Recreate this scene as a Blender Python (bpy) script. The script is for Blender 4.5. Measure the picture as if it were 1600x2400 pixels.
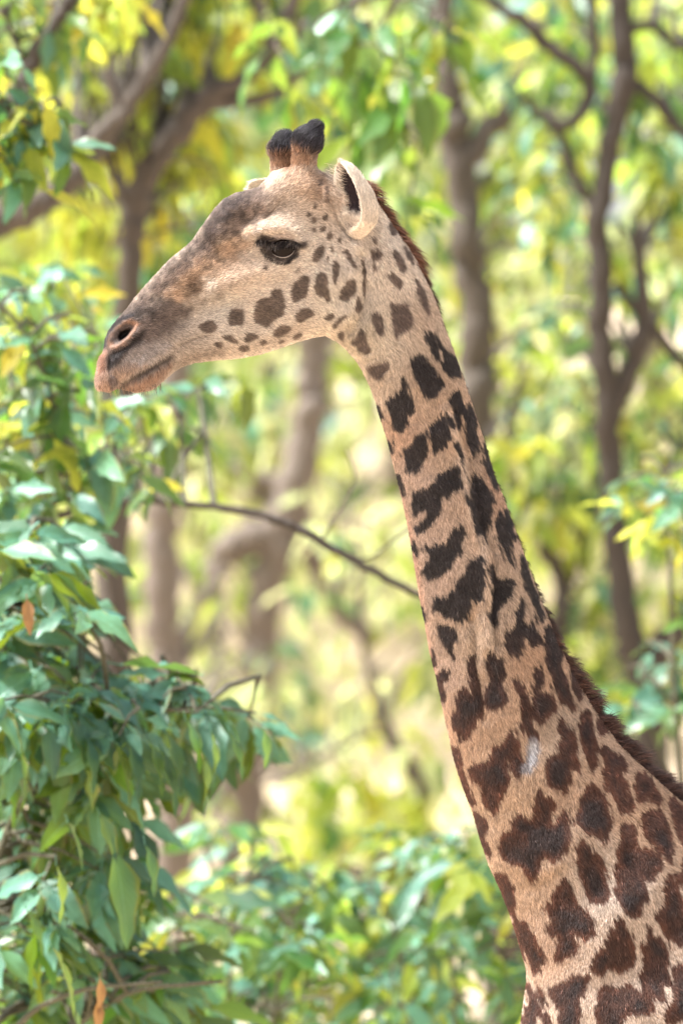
import bpy, bmesh, math, random
import numpy as np
from mathutils import Vector, Matrix, Quaternion

for o in list(bpy.data.objects):
    bpy.data.objects.remove(o)
SC = bpy.context.scene
COL = SC.collection
R = math.radians

# ------------------------------------------------------------------ camera
ZC = 3.5            # lens height (the shot is taken from a raised track / truck)
FD = 10.0           # distance to the giraffe's mid plane
PXM = 1100.0        # photo pixels per metre at the giraffe
cam_d = bpy.data.cameras.new('camera')
cam = bpy.data.objects.new('camera', cam_d); COL.objects.link(cam)
cam.location = (0, -FD, ZC); cam.rotation_euler = (R(90), 0, 0)
cam_d.sensor_fit = 'VERTICAL'; cam_d.sensor_height = 36.0
cam_d.lens = 36.0 * FD / (2400 / PXM)
cam_d.clip_end = 600
cam_d.dof.use_dof = True
cam_d.dof.focus_distance = FD - 0.09
cam_d.dof.aperture_fstop = 2.9
SC.camera = cam

# ------------------------------------------------------------------ world + sun
SUN_EL, SUN_AZ = 57.0, 274.0      # azimuth clockwise from +Y: high on the left
w = bpy.data.worlds.new('World'); SC.world = w; w.use_nodes = True
wt = w.node_tree; wt.nodes.clear()
wo = wt.nodes.new('ShaderNodeOutputWorld'); wb = wt.nodes.new('ShaderNodeBackground')
sk = wt.nodes.new('ShaderNodeTexSky'); sk.sky_type = 'NISHITA'; sk.sun_disc = False
sk.sun_elevation = R(SUN_EL); sk.sun_rotation = R(SUN_AZ)
sk.air_density = 1.0; sk.dust_density = 4.0; sk.ozone_density = 1.0
hs = wt.nodes.new('ShaderNodeHueSaturation'); hs.inputs['Saturation'].default_value = 0.35
wt.links.new(sk.outputs[0], hs.inputs['Color']); wt.links.new(hs.outputs[0], wb.inputs[0])
wb.inputs[1].default_value = 0.105
wt.links.new(wb.outputs[0], wo.inputs[0])
sun_d = bpy.data.lights.new('sun', 'SUN'); sun = bpy.data.objects.new('sun', sun_d); COL.objects.link(sun)
sun_d.energy = 4.2; sun_d.angle = R(11); sun_d.color = (1.0, 0.97, 0.925)
sd = Vector((math.sin(R(SUN_AZ)) * math.cos(R(SUN_EL)), math.cos(R(SUN_AZ)) * math.cos(R(SUN_EL)), math.sin(R(SUN_EL))))
sun.rotation_euler = (-sd).to_track_quat('-Z', 'Y').to_euler()
sun.location = sd * 60
SC.view_settings.view_transform = 'Standard'; SC.view_settings.look = 'None'
SC.view_settings.gamma = 1.0; SC.view_settings.use_curve_mapping = False
SC.view_settings.exposure = 1.88
SC.cycles.max_bounces = 7; SC.cycles.diffuse_bounces = 3; SC.cycles.glossy_bounces = 2
SC.cycles.transmission_bounces = 5; SC.cycles.transparent_max_bounces = 6
SC.cycles.use_denoising = True
SC.cycles_curves.shape = 'RIBBONS'

# ------------------------------------------------------------------ helpers
def at(px, py, D=FD):
    """world point seen at photo pixel (px, py) at distance D from the lens"""
    s = D / FD / PXM
    return Vector(((px - 800) * s, D - FD, ZC - (py - 1200) * s))

def tag(o, label=None, cat=None, group=None, kind=None):
    if label: o['label'] = label
    if cat: o['category'] = cat
    if group: o['group'] = group
    if kind: o['kind'] = kind
    return o

def empty(name, loc=(0, 0, 0)):
    o = bpy.data.objects.new(name, None); COL.objects.link(o); o.location = loc
    o.empty_display_size = 0.1
    return o

def link(name, me, parent=None, mat=None, smooth=True):
    o = bpy.data.objects.new(name, me); COL.objects.link(o)
    if parent is not None:
        o.parent = parent
        o.matrix_parent_inverse = Matrix.Translation(-parent.location)
    if mat is not None and not me.materials: me.materials.append(mat)
    return o

def mesh_np(name, V, F, smooth=True):
    me = bpy.data.meshes.new(name)
    V = np.asarray(V, np.float32); F = np.asarray(F, np.int32)
    n = F.shape[1]
    me.vertices.add(len(V)); me.vertices.foreach_set('co', V.ravel())
    me.loops.add(F.size); me.loops.foreach_set('vertex_index', F.ravel())
    me.polygons.add(len(F)); me.polygons.foreach_set('loop_start', np.arange(0, F.size, n, dtype=np.int32))
    me.polygons.foreach_set('loop_total', np.full(len(F), n, np.int32))
    me.update(calc_edges=True); me.validate()
    if smooth: me.polygons.foreach_set('use_smooth', np.ones(len(me.polygons), bool))
    return me

class NT:
    """small node-tree builder"""
    def __init__(s, name):
        s.m = bpy.data.materials.new(name); s.m.use_nodes = True
        s.t = s.m.node_tree; s.t.nodes.clear()
        s.out = s.t.nodes.new('ShaderNodeOutputMaterial')
    def n(s, typ, **kw):
        nd = s.t.nodes.new(typ)
        for k, v in kw.items():
            if k.startswith('i_'):
                key = k[2:].replace('_', ' ')
                nd.inputs[int(key) if key.isdigit() else key].default_value = v
            else: setattr(nd, k, v)
        return nd
    def l(s, a, b): s.t.links.new(a, b)
    def ramp(s, fac, stops):
        r = s.n('ShaderNodeValToRGB'); e = r.color_ramp.elements
        while len(e) < len(stops): e.new(0.5)
        for k, (p, c) in enumerate(stops):
            e[k].position = p; e[k].color = (*c, 1) if len(c) == 3 else c
        s.l(fac, r.inputs[0]); return r.outputs[0]
    def mix(s, fac, a, b, mode='MIX'):
        m = s.n('ShaderNodeMix', data_type='RGBA', blend_type=mode)
        for src, i in ((fac, 0), (a, 6), (b, 7)):
            if hasattr(src, 'is_output'): s.l(src, m.inputs[i])
            else: m.inputs[i].default_value = src if i == 0 else (*src, 1)
        return m.outputs[2]

_NT = {}
def vnoise(u, v, seed=0):
    """smooth value noise in 0..1"""
    if seed not in _NT: _NT[seed] = np.random.RandomState(seed).rand(256, 256).astype(np.float32)
    T = _NT[seed]
    iu = np.floor(u).astype(np.int64); iv = np.floor(v).astype(np.int64)
    fu = u - iu; fv = v - iv
    fu = fu * fu * (3 - 2 * fu); fv = fv * fv * (3 - 2 * fv)
    a = T[iu & 255, iv & 255]; b = T[(iu + 1) & 255, iv & 255]
    c = T[iu & 255, (iv + 1) & 255]; d = T[(iu + 1) & 255, (iv + 1) & 255]
    return (a * (1 - fu) + b * fu) * (1 - fv) + (c * (1 - fu) + d * fu) * fv

def fbm(u, v, seed=0, o=3):
    s = 0; a = 0.5; t = 0
    for k in range(o):
        s = s + a * vnoise(u * 2 ** k, v * 2 ** k, seed + k); t += a; a *= 0.5
    return s / t

def seg_dist2(X, Y, ax, ay, bx, by):
    dx, dy = bx - ax, by - ay
    t = np.clip(((X - ax) * dx + (Y - ay) * dy) / (dx * dx + dy * dy + 1e-12), 0, 1)
    return (X - ax - t * dx) ** 2 + (Y - ay - t * dy) ** 2

def line_dist(X, Y, P):
    d = np.full(X.shape, 1e12, np.float32)
    for (a, b) in zip(P[:-1], P[1:]): d = np.minimum(d, seg_dist2(X, Y, *a, *b))
    return np.sqrt(d)

def poly_sd(X, Y, P):
    """signed distance to a closed polygon, positive inside"""
    d = np.full(X.shape, 1e12, np.float32); ins = np.zeros(X.shape, bool)
    n = len(P)
    for k in range(n):
        ax, ay = P[k]; bx, by = P[(k + 1) % n]
        d = np.minimum(d, seg_dist2(X, Y, ax, ay, bx, by))
        if ay != by:
            c = (ay > Y) != (by > Y)
            ins ^= c & (X < (bx - ax) * (Y - ay) / (by - ay) + ax)
    return np.where(ins, 1, -1) * np.sqrt(d)

def sstep(x, a, b):
    t = np.clip((x - a) / (b - a), 0, 1); return t * t * (3 - 2 * t)

def smooth_poly(P, it=1):
    """Chaikin corner cutting on a closed polygon"""
    P = np.asarray(P, float)
    for _ in range(it):
        Q = np.roll(P, -1, 0); P = np.stack([0.75 * P + 0.25 * Q, 0.25 * P + 0.75 * Q], 1).reshape(-1, 2)
    return [tuple(p) for p in P]

def zoomed(ox, oy, f):
    return lambda pts: [(ox + x / f, oy + y / f) for x, y in pts]
Z1 = zoomed(200, 250, 1.96); Z2 = zoomed(800, 800, 2.6133); Z3 = zoomed(950, 1500, 2.4123)
Z5 = zoomed(210, 660, 4.48); Z6 = zoomed(560, 270, 4.3556)

def tube(paths, name='tube', sides=8, wob=0.0, rng=None):
    """paths: list of (points, radii) -> one mesh of tapered tubes"""
    V = []; F = []
    for pts, rad in paths:
        pts = [Vector(p) for p in pts]; n = len(pts); b0 = len(V)
        up = Vector((0, 1, 0.01))
        for k, p in enumerate(pts):
            t = (pts[min(k + 1, n - 1)] - pts[max(k - 1, 0)]).normalized()
            a = t.cross(up)
            if a.length < 1e-3: a = t.cross(Vector((1, 0, 0)))
            a.normalize(); b = t.cross(a)
            for s in range(sides):
                ang = 2 * math.pi * s / sides
                r = rad[k] * (1 + (rng.uniform(-wob, wob) if rng else 0))
                V.append(p + (a * math.cos(ang) + b * math.sin(ang)) * r)
        for k in range(n - 1):
            for s in range(sides):
                s2 = (s + 1) % sides
                F.append((b0 + k * sides + s, b0 + k * sides + s2, b0 + (k + 1) * sides + s2, b0 + (k + 1) * sides + s))
        c = len(V); V.append(pts[-1] + (pts[-1] - pts[-2]).normalized() * rad[-1] * 0.6)
        for s in range(sides):
            F.append((b0 + (n - 1) * sides + s, b0 + (n - 1) * sides + (s + 1) % sides, c, c))
    F = [f for f in F]
    me = bpy.data.meshes.new(name)
    me.from_pydata([tuple(v) for v in V], [], [f if f[2] != f[3] else f[:3] for f in F]); me.update()
    me.polygons.foreach_set('use_smooth', np.ones(len(me.polygons), bool))
    return me

def spline(P, n=6):
    """Catmull-Rom through points (any dimension)"""
    P = np.asarray(P, float); Q = np.vstack([2 * P[0] - P[1], P, 2 * P[-1] - P[-2]]); out = []
    for k in range(1, len(Q) - 2):
        for t in np.linspace(0, 1, n, endpoint=False):
            p0, p1, p2, p3 = Q[k - 1:k + 3]
            out.append(0.5 * (2 * p1 + (p2 - p0) * t + (2 * p0 - 5 * p1 + 4 * p2 - p3) * t * t + (3 * p1 - p0 - 3 * p2 + p3) * t ** 3))
    out.append(P[-1]); return np.array(out)
# ================================================================== GIRAFFE
# profile outline in photo pixels (1100 px = 1 m in the animal's mid plane)
OUT = [(236, 910), (235, 893), (242, 852), (251, 821), (255, 796), (265, 775), (281, 754), (302, 731), (322, 704), (348, 673),
       (373, 645), (404, 612), (435, 587), (455, 569), (470, 546), (486, 523), (506, 495), (526, 473), (552, 459), (577, 452),
       (606, 444), (624, 427), (640, 408), (665, 398), (700, 396), (738, 397), (766, 412), (800, 415), (838, 418), (862, 442), (884, 482), (924, 541),
       (965, 600), (996, 662), (1018, 712), (1040, 775), (1066, 848), (1091, 918), (1112, 980), (1132, 1041), (1152, 1112),
       (1173, 1163), (1203, 1245), (1229, 1316), (1259, 1398), (1284, 1458), (1307, 1517), (1334, 1572), (1365, 1626), (1406, 1691),
       (1447, 1746), (1489, 1786), (1539, 1832), (1600, 1886), (1720, 1960), (1850, 2060), (2000, 2170), (2300, 2330), (2600, 2520),
       (2850, 2720), (2960, 2900), (2960, 3100), (2850, 3250), (2500, 3210), (2100, 3230), (1750, 3260), (1500, 3200), (1340, 3050),
       (1245, 2850), (1200, 2620), (1208, 2480), (1226, 2385), (1233, 2330), (1238, 2296), (1236, 2267), (1226, 2234), (1211, 2184), (1195, 2134), (1174, 2080), (1149, 2027),
       (1128, 1964), (1112, 1906), (1091, 1852), (1070, 1790), (1054, 1720), (1039, 1650), (1024, 1580), (1009, 1521), (1001, 1470),
       (989, 1412), (978, 1343), (968, 1282), (957, 1221), (942, 1152), (926, 1091), (911, 1030), (896, 984), (883, 938), (871, 905),
       (858, 878), (838, 846), (812, 816), (787, 796), (761, 784), (731, 789), (690, 801), (649, 816), (608, 829), (557, 839),
       (506, 843), (455, 850), (424, 861), (402, 876), (380, 895), (353, 910), (322, 915), (300, 909), (281, 907), (256, 914)]
# skeleton samples: px, py, rounding radius R (px), lateral half width W (m)
SK = [(245, 880, 26, .036), (285, 840, 50, .050), (340, 800, 70, .052), (420, 745, 80, .052), (500, 700, 95, .058), (580, 650, 105, .073),
      (560, 500, 45, .062), (640, 470, 55, .080), (660, 560, 70, .100), (650, 700, 90, .078), (620, 790, 40, .055), (720, 740, 60, .070),
      (760, 640, 90, .092), (730, 480, 60, .085), (800, 500, 55, .080), (840, 600, 70, .084), (830, 720, 70, .070),
      (910, 800, 85, .073), (960, 940, 95, .078), (1010, 1080, 100, .083), (1050, 1230, 110, .089), (1095, 1380, 118, .095),
      (1140, 1530, 128, .103), (1200, 1690, 145, .115), (1270, 1860, 175, .135), (1340, 2020, 205, .160), (1420, 2200, 240, .190),
      (1500, 2420, 290, .235), (1650, 2650, 420, .30), (2000, 2750, 480, .40), (2500, 2850, 420, .40), (2850, 2980, 260, .27)]

def idw(PX, PY, pts, vals, p=4.0, eps=30.0):
    vals = np.asarray(vals, np.float32); num = np.zeros(PX.shape + (vals.shape[1],), np.float32); den = np.zeros(PX.shape, np.float32)
    for (x, y), v in zip(pts, vals):
        wgt = 1.0 / (((PX - x) ** 2 + (PY - y) ** 2 + eps * eps) ** (p / 2) * 1e-6 + 1e-20)
        num += wgt[..., None] * v; den += wgt
    return num / den[..., None]

def ymid(px):
    """the head is turned a little towards the viewer: its mid plane drifts nearer along the muzzle"""
    t = np.clip((800 - px) / 1100.0, 0, None)
    return -0.20 * t * t / (t + 0.08)

EYE_OPEN = Z1([(852, 668), (868, 640), (900, 626), (940, 630), (966, 648), (962, 672), (945, 692), (915, 704), (885, 694)])
EYE_C = (200 + 912 / 1.96, 250 + 664 / 1.96)
NOSTRIL = Z5([(325, 600), (345, 545), (400, 525), (450, 510), (462, 530), (430, 585), (385, 625), (340, 650)])
NOS_RIM = Z5([(225, 640), (240, 580), (300, 500), (400, 440), (470, 420), (530, 440), (540, 480), (500, 560), (430, 640), (370, 690), (280, 730), (225, 710)])
MOUTH = Z5([(330, 1110), (420, 1060), (520, 1010), (620, 950), (720, 890), (820, 830), (885, 790), (910, 720), (960, 680), (1080, 630), (1200, 590), (1290, 580)])

def lateral(PX, PY):
    """lateral half width W (m), rounding R (m), outline distance d (m) at photo pixels"""
    v = idw(PX, PY, [(a[0], a[1]) for a in SK], [(a[2], a[3] * 1000) for a in SK])
    Rr, W = v[..., 0] / PXM, v[..., 1] / 1000
    d = poly_sd(PX, PY, OUT) / PXM
    def g(cx, cy, sx, sy, amp, ang=0):
        c, s = math.cos(R(ang)), math.sin(R(ang)); u = (PX - cx) * c + (PY - cy) * s; q = -(PX - cx) * s + (PY - cy) * c
        return amp * np.exp(-(u / sx) ** 2 - (q / sy) ** 2)
    def ln(P, wd, amp): return amp * np.exp(-(line_dist(PX, PY, P) / wd) ** 2)
    near = (PX > 180) & (PX < 1700) & (PY < 2500)
    B = np.zeros(PX.shape, np.float32)
    # skull: brow, socket, cheek bone, jaw muscle, hollow behind the nose
    B += ln(Z1([(760, 600), (820, 572), (900, 575), (970, 600), (1010, 640)]), 15, .017)
    B += g(655, 545, 60, 30, .010, -10)
    B += g(EYE_C[0] - 4, EYE_C[1], 52, 34, -.015)
    B += ln(Z1([(1010, 690), (900, 745), (760, 790), (600, 850)]), 26, .014)
    B += ln(Z1([(560, 640), (640, 700), (760, 660)]), 24, -.010)
    B += g(745, 695, 70, 70, .017)
    B += ln(Z1([(1225, 760), (1235, 880), (1190, 980), (1100, 1030)]), 20, .006)
    B += ln(Z1([(1275, 700), (1290, 850), (1270, 960), (1220, 1030)]), 15, -.017)
    B += ln(Z1([(700, 900), (560, 940), (430, 1000)]), 22, -.009)
    B += ln(Z1([(1000, 960), (850, 1020), (650, 1060)]), 26, .005)
    B += g(590, 475, 60, 36, .008, -25)
    for k in range(3): B += ln(Z1([(985 + 14 * k, 690 + 16 * k), (950 + 14 * k, 722 + 16 * k), (905 + 14 * k, 742 + 18 * k)]), 3, -.003)
    for k in range(6): B += ln(Z5([(420 + 90 * k, 760 - 22 * k), (390 + 95 * k, 830 - 20 * k), (330 + 100 * k, 900 - 14 * k)]), 3, -.0025)
    # eye lids
    e = poly_sd(PX, PY, EYE_OPEN)
    B += np.where(e > 0, -.026 * sstep(e, 0, 4), 0) + .0045 * np.exp(-((e + 4) / 5) ** 2)
    B += ln(Z1([(840, 640), (880, 612), (940, 612), (985, 640)]), 6, .004) + ln(Z1([(865, 712), (915, 724), (960, 704)]), 5, -.003)
    # nostril, lips
    n = poly_sd(PX, PY, NOSTRIL); rim = poly_sd(PX, PY, NOS_RIM)
    B += -.010 * sstep(rim, 0, 16) + .004 * np.exp(-(rim / 6) ** 2) - .022 * sstep(n, -2, 6)
    B += ln(Z5([(215, 930), (260, 780), (400, 700), (560, 620)]), 8, -.006)
    B += ln(MOUTH[:8], 6, -.006) + ln(MOUTH[7:], 5, -.0025) + ln([(p[0] - 6, p[1] - 18) for p in MOUTH[:7]], 12, .004) + ln([(p[0] + 8, p[1] + 15) for p in MOUTH[:6]], 10, .004)
    # wrinkles: brow, ear base, throat
    for k in range(5): B += ln(Z6([(110 + 45 * k, 1240 - 30 * k), (190 + 40 * k, 1130 - 25 * k), (330 + 25 * k, 1060 - 40 * k)]), 2.8, -.0030)
    for k in range(6): B += ln(Z6([(940 + 26 * k, 900 + 50 * k), (970 + 24 * k, 1050 + 30 * k), (1040 + 22 * k, 1200 + 14 * k), (1140 + 20 * k, 1320 - 4 * k)]), 2.9, -0.0060)
    for k in range(9): B += ln(Z1([(1120 + 30 * k, 1020 + 34 * k), (1160 + 28 * k, 1035 + 26 * k), (1215 + 24 * k, 1010 + 28 * k)]), 3.2, -0.0044)
    for k in range(5): B += ln(Z6([(720 + 28 * k, 600 + 14 * k), (735 + 26 * k, 760), (760 + 22 * k, 900)]), 2.8000000000000003, -0.0040)
    # neck: long muscle line, windpipe groove, shoulder folds
    NL = Z2([(640, 430), (690, 600), (725, 740), (760, 900), (800, 1120), (870, 1290), (885, 1500), (870, 1700), (890, 1860)])
    B += ln(NL, 13, .014) + ln([(p[0] + 15, p[1] - 2) for p in NL], 10, -.016)
    B += ln(Z2([(790, 1700), (815, 1800), (815, 1950), (850, 2100), (870, 2300)]), 11, -.013) + ln(Z2([(850, 1700), (865, 1850), (850, 2000)]), 12, .005)
    B += g(705 / 2.6133 + 800, 690 / 2.6133 + 800, 8, 16, -.005)
    B += ln(Z3([(560, 1410), (720, 1380), (850, 1300)]), 14, -.003) + ln(Z3([(600, 1250), (720, 1310), (850, 1220)]), 14, .007)
    B += ln(Z3([(900, 2100), (960, 1900), (1080, 1700), (1200, 1500), (1350, 1300)]), 45, .012)
    B += ln(Z3([(690, 1850), (740, 1950), (790, 2070), (830, 2171), (860, 2300)]), 9, -.022)
    B += ln(Z3([(900, 300), (1100, 800), (1300, 1300)]), 24, -.010) + ln(Z3([(450, 800), (600, 1200), (760, 1700)]), 40, .006)
    B += g(950 + 690 / 2.41, 1500 + 630 / 2.41, 14, 34, -.0035, 15)
    B += (fbm(PX / 60, PY / 60, 5) - .5) * .009 * (PY > 900)
    return d, Rr, np.maximum(W + np.where(near, B, 0), .004)

def build_axes():
    fx = list(np.arange(190, 905, 3.4)) + list(np.arange(905, 1640, 5.2)) + list(np.arange(1640, 3060, 26))
    fy = list(np.arange(255, 965, 3.4)) + list(np.arange(965, 2440, 5.4)) + list(np.arange(2440, 5090, 30))
    a = list(np.arange(0, .135, .0042)); s = .0042
    while a[-1] < .62: s = min(s * 1.12, .03); a.append(a[-1] + s)
    yy = sorted(set([-v for v in a] + a))
    # the muzzle reaches nearer than the rest: refine the near side to -0.24
    yy = sorted([v for v in yy if not (-.21 < v < -.13)] + list(np.arange(-.208, -.131, .0045)))
    return np.array(fx, np.float32), np.array(yy, np.float32), np.array(fy, np.float32)

def surface_nets(F, X, Y, Z):
    S = F < 0
    c = np.zeros(tuple(n - 1 for n in F.shape), np.uint8)
    for i in (0, 1):
        for j in (0, 1):
            for k in (0, 1):
                c += S[i:S.shape[0] - 1 + i, j:S.shape[1] - 1 + j, k:S.shape[2] - 1 + k]
    act = (c > 0) & (c < 8); ci, cj, ck = np.nonzero(act)
    idx = np.full(act.shape, -1, np.int32); idx[ci, cj, ck] = np.arange(len(ci))
    P = np.zeros((len(ci), 3), np.float32); N = np.zeros(len(ci), np.float32)
    cor = [(i, j, k) for i in (0, 1) for j in (0, 1) for k in (0, 1)]
    for a in cor:
        for ax in range(3):
            if a[ax]: continue
            b = list(a); b[ax] = 1
            ia = (ci + a[0], cj + a[1], ck + a[2]); ib = (ci + b[0], cj + b[1], ck + b[2])
            fa, fb = F[ia], F[ib]; m = (fa < 0) != (fb < 0)
            t = np.where(m, fa / np.where(m, fa - fb, 1), 0)
            pa = np.stack([X[ia[0]], Y[ia[1]], Z[ia[2]]], 1); pb = np.stack([X[ib[0]], Y[ib[1]], Z[ib[2]]], 1)
            P += np.where(m[:, None], pa + (pb - pa) * t[:, None], 0); N += m
    P /= N[:, None]
    Q = []
    for ax in range(3):
        sl0 = [slice(1, -1)] * 3; sl1 = [slice(1, -1)] * 3
        sl0[ax] = slice(0, -1); sl1[ax] = slice(1, None)
        A, Bb = S[tuple(sl0)], S[tuple(sl1)]
        e = np.argwhere(A != Bb); fl = A[tuple(e.T)]
        off = np.array([1, 1, 1]); off[ax] = 0; e = e + off
        u, v = (ax + 1) % 3, (ax + 2) % 3
        def cell(du, dv):
            q = e.copy(); q[:, u] -= du; q[:, v] -= dv; return idx[tuple(q.T)]
        q = np.stack([cell(1, 1), cell(0, 1), cell(0, 0), cell(1, 0)], 1)
        Q.append(np.where(fl[:, None], q, q[:, ::-1]))
    return P, np.concatenate(Q)

def giraffe_body():
    fx, Y, fy = build_axes()
    fy = fy[::-1]                               # z rising
    X = (fx - 800) / PXM; Z = ZC - (fy - 1200) / PXM
    PX, PY = np.meshgrid(fx, fy, indexing='ij')
    d, Rr, W = lateral(PX, PY)
    A = (1 - np.minimum(d / Rr, 1)) ** 2
    ym = ymid(PX).astype(np.float32)
    F = np.empty((len(X), len(Y), len(Z)), np.float32)
    sc = np.minimum(Rr, W)
    for j, y in enumerate(Y): F[:, j, :] = (np.sqrt(A + ((y - ym) / W) ** 2) - 1) * sc
    def capsules(caps, k):
        for (a, ra, b, rb) in caps:
            a = np.array(a, np.float32); b = np.array(b, np.float32); m = max(ra, rb) + .12
            lo = np.minimum(a, b) - m; hi = np.maximum(a, b) + m
            ix = np.nonzero((X > lo[0]) & (X < hi[0]))[0]; iy = np.nonzero((Y > lo[1]) & (Y < hi[1]))[0]; iz = np.nonzero((Z > lo[2]) & (Z < hi[2]))[0]
            s = np.s_[ix[0]:ix[-1] + 1, iy[0]:iy[-1] + 1, iz[0]:iz[-1] + 1]
            gx, gy, gz = X[s[0]][:, None, None], Y[s[1]][None, :, None], Z[s[2]][None, None, :]
            ab = b - a; L = (ab ** 2).sum()
            t = np.clip(((gx - a[0]) * ab[0] + (gy - a[1]) * ab[1] + (gz - a[2]) * ab[2]) / L, 0, 1)
            D = np.sqrt((gx - a[0] - t * ab[0]) ** 2 + (gy - a[1] - t * ab[1]) ** 2 + (gz - a[2] - t * ab[2]) ** 2) - (ra + (rb - ra) * t)
            f = F[s]; h = np.clip(.5 + .5 * (f - D) / k, 0, 1)
            F[s] = f * (1 - h) + D * h - k * h * (1 - h)
    def g(px, py, y): return ((px - 800) / PXM, y, ZC - (py - 1200) / PXM)
    # ossicones
    for y, A_ in ((-.040, ((711, 412, 32), (713, 376, 24), (721, 336, 28), (736, 308, 16))), (.048, ((664, 408, 30), (664, 376, 26), (662, 348, 27), (665, 328, 20)))):
        capsules([(g(a[0], a[1], y), a[2] / PXM, g(b[0], b[1], y), b[2] / PXM) for a, b in zip(A_[:-1], A_[1:])], .012)
    # legs down to the ground
    for s in (-1, 1):
        for x0, top, knee in ((.78, 2.05, 1.05), (1.72, 1.95, 1.12)):
            hind = x0 > 1.2; y = s * .19; dx = .10 if hind else 0
            capsules([((x0 - .02, y * .9, top), .17, (x0 + .02, y, top - .45), .11), ((x0 + .02, y, top - .45), .10, (x0 + dx, y, knee), .066),
                      ((x0 + dx, y, knee + .02), .068, (x0 + dx * .9, y, .22), .048), ((x0 + dx * .9, y, .24), .05, (x0 + dx * .9 - .05, y, .07), .072)], .05)
    P, Q = surface_nets(F, X, Y, Z)
    # drop the nodes slightly under the ground plane to it
    P[:, 2] = np.maximum(P[:, 2], 0.0)
    # one light relaxation to take the grid out of the surface
    for _ in range(2):
        acc = np.zeros_like(P); cnt = np.zeros(len(P), np.float32)
        for a, b in ((0, 1), (1, 2), (2, 3), (3, 0)):
            np.add.at(acc, Q[:, a], P[Q[:, b]]); np.add.at(cnt, Q[:, a], 1)
        P = P * .55 + .45 * acc / np.maximum(cnt, 1)[:, None]
    return P, Q

# ------------------------------------------------------------------ coat pattern (colour of the hair, in animal space)
SPOT_H = [Z1(p) for p in [
 [(770,960),(785,920),(800,890),(850,885),(860,850),(895,845),(905,890),(915,930),(905,970),(880,975),(850,1005),(830,1022),(800,1005),(775,1000)],
 [(660,985),(670,945),(700,935),(725,945),(728,985),(720,1015),(690,1012),(665,1010)], [(520,1025),(535,1000),(575,985),(605,1005),(605,1035),(575,1045),(535,1040)],
 [(625,1065),(650,1058),(690,1065),(708,1085),(690,1095),(655,1085)], [(725,1075),(735,1050),(765,1045),(800,1060),(770,1080),(745,1092)],
 [(590,1095),(605,1080),(630,1090),(630,1110),(605,1115)], [(705,1110),(735,1100),(750,1115),(735,1130),(712,1128)], [(800,1080),(820,1070),(832,1085),(815,1105),(803,1098)],
 [(860,1050),(870,1025),(905,1005),(935,1020),(942,1035),(900,1055),(875,1065)], [(955,970),(975,945),(1015,930),(1045,945),(1050,960),(1010,985),(985,1000),(965,990)],
 [(945,880),(950,835),(975,800),(1010,780),(1032,795),(1020,840),(1015,880),(975,900),(955,915)], [(1050,840),(1055,790),(1085,765),(1110,790),(1112,850),(1122,900),(1105,900),(1095,880),(1065,885)],
 [(1160,870),(1185,830),(1205,800),(1235,800),(1240,840),(1225,880),(1195,903),(1168,895)], [(1090,975),(1115,955),(1145,955),(1130,985),(1100,990)],
 [(1130,1010),(1150,980),(1190,960),(1200,970),(1165,1000),(1140,1020)], [(1235,930),(1245,870),(1260,880),(1268,925),(1258,950),(1240,950)],
 [(1262,715),(1275,710),(1287,760),(1282,830),(1275,885),(1270,830),(1268,760)], [(1175,665),(1195,660),(1215,690),(1240,740),(1235,755),(1205,715),(1190,690)],
 [(1035,715),(1045,680),(1075,650),(1098,655),(1085,695),(1065,720),(1045,725)], [(1130,740),(1140,715),(1165,730),(1163,770),(1150,790),(1145,840),(1135,800)],
 [(1105,605),(1120,582),(1135,600),(1125,625),(1108,622)], [(1155,610),(1165,600),(1173,625),(1160,635)], [(1118,655),(1130,650),(1140,668),(1128,680)], [(1105,700),(1112,690),(1118,715),(1108,720)],
 [(1075,575),(1090,560),(1100,568),(1085,588)], [(1036,525),(1050,515),(1059,540),(1042,552)], [(1083,520),(1105,500),(1112,520),(1095,537)], [(1013,500),(1025,493),(1032,520),(1018,530)],
 [(1098,425),(1110,420),(1117,440),(1108,458),(1098,450)], [(1043,460),(1055,456),(1059,480),(1047,487)], [(1038,575),(1050,570),(1052,582),(1042,586)], [(960,760),(985,738),(987,750),(965,772)],
 [(818,745),(828,740),(837,760),(826,764)], [(945,1065),(960,1050),(985,1040),(985,1055),(960,1070)], [(880,1085),(905,1075),(910,1085),(890,1098)],
 [(1150,1050),(1170,1035),(1190,1040),(1185,1070),(1165,1070)], [(1215,1085),(1245,1060),(1265,1012),(1290,1060),(1308,1100),(1308,1130),(1280,1140),(1250,1110)],
 [(1310,950),(1325,938),(1348,945),(1367,1000),(1364,1050),(1340,1055),(1322,1010)], [(1295,655),(1330,655),(1355,680),(1350,705),(1325,700),(1332,760),(1320,740),(1318,700)],
 [(1312,610),(1325,603),(1334,635),(1320,637)], [(1378,545),(1385,528),(1412,560),(1420,590),(1400,599),(1385,570)], [(1397,665),(1415,658),(1447,700),(1463,735),(1457,762),(1430,747),(1406,710)],
 [(1383,775),(1405,763),(1437,790),(1450,825),(1442,842),(1410,822),(1388,795)],
 [(1390,895),(1420,905),(1445,910),(1470,900),(1478,940),(1500,980),(1495,1010),(1465,1035),(1430,1045),(1425,1075),(1415,1060),(1410,1010),(1400,960)],
 [(1445,640),(1460,645),(1490,690),(1500,730),(1480,715),(1455,680)], [(1500,795),(1520,800),(1545,850),(1568,910),(1568,965),(1540,930),(1520,880)],
 [(1285,1195),(1320,1180),(1390,1165),(1392,1210),(1345,1258),(1318,1228)], [(1090,390),(1105,370),(1115,400),(1100,415)], [(1062,350),(1080,345),(1085,375),(1070,385)]]]
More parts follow.
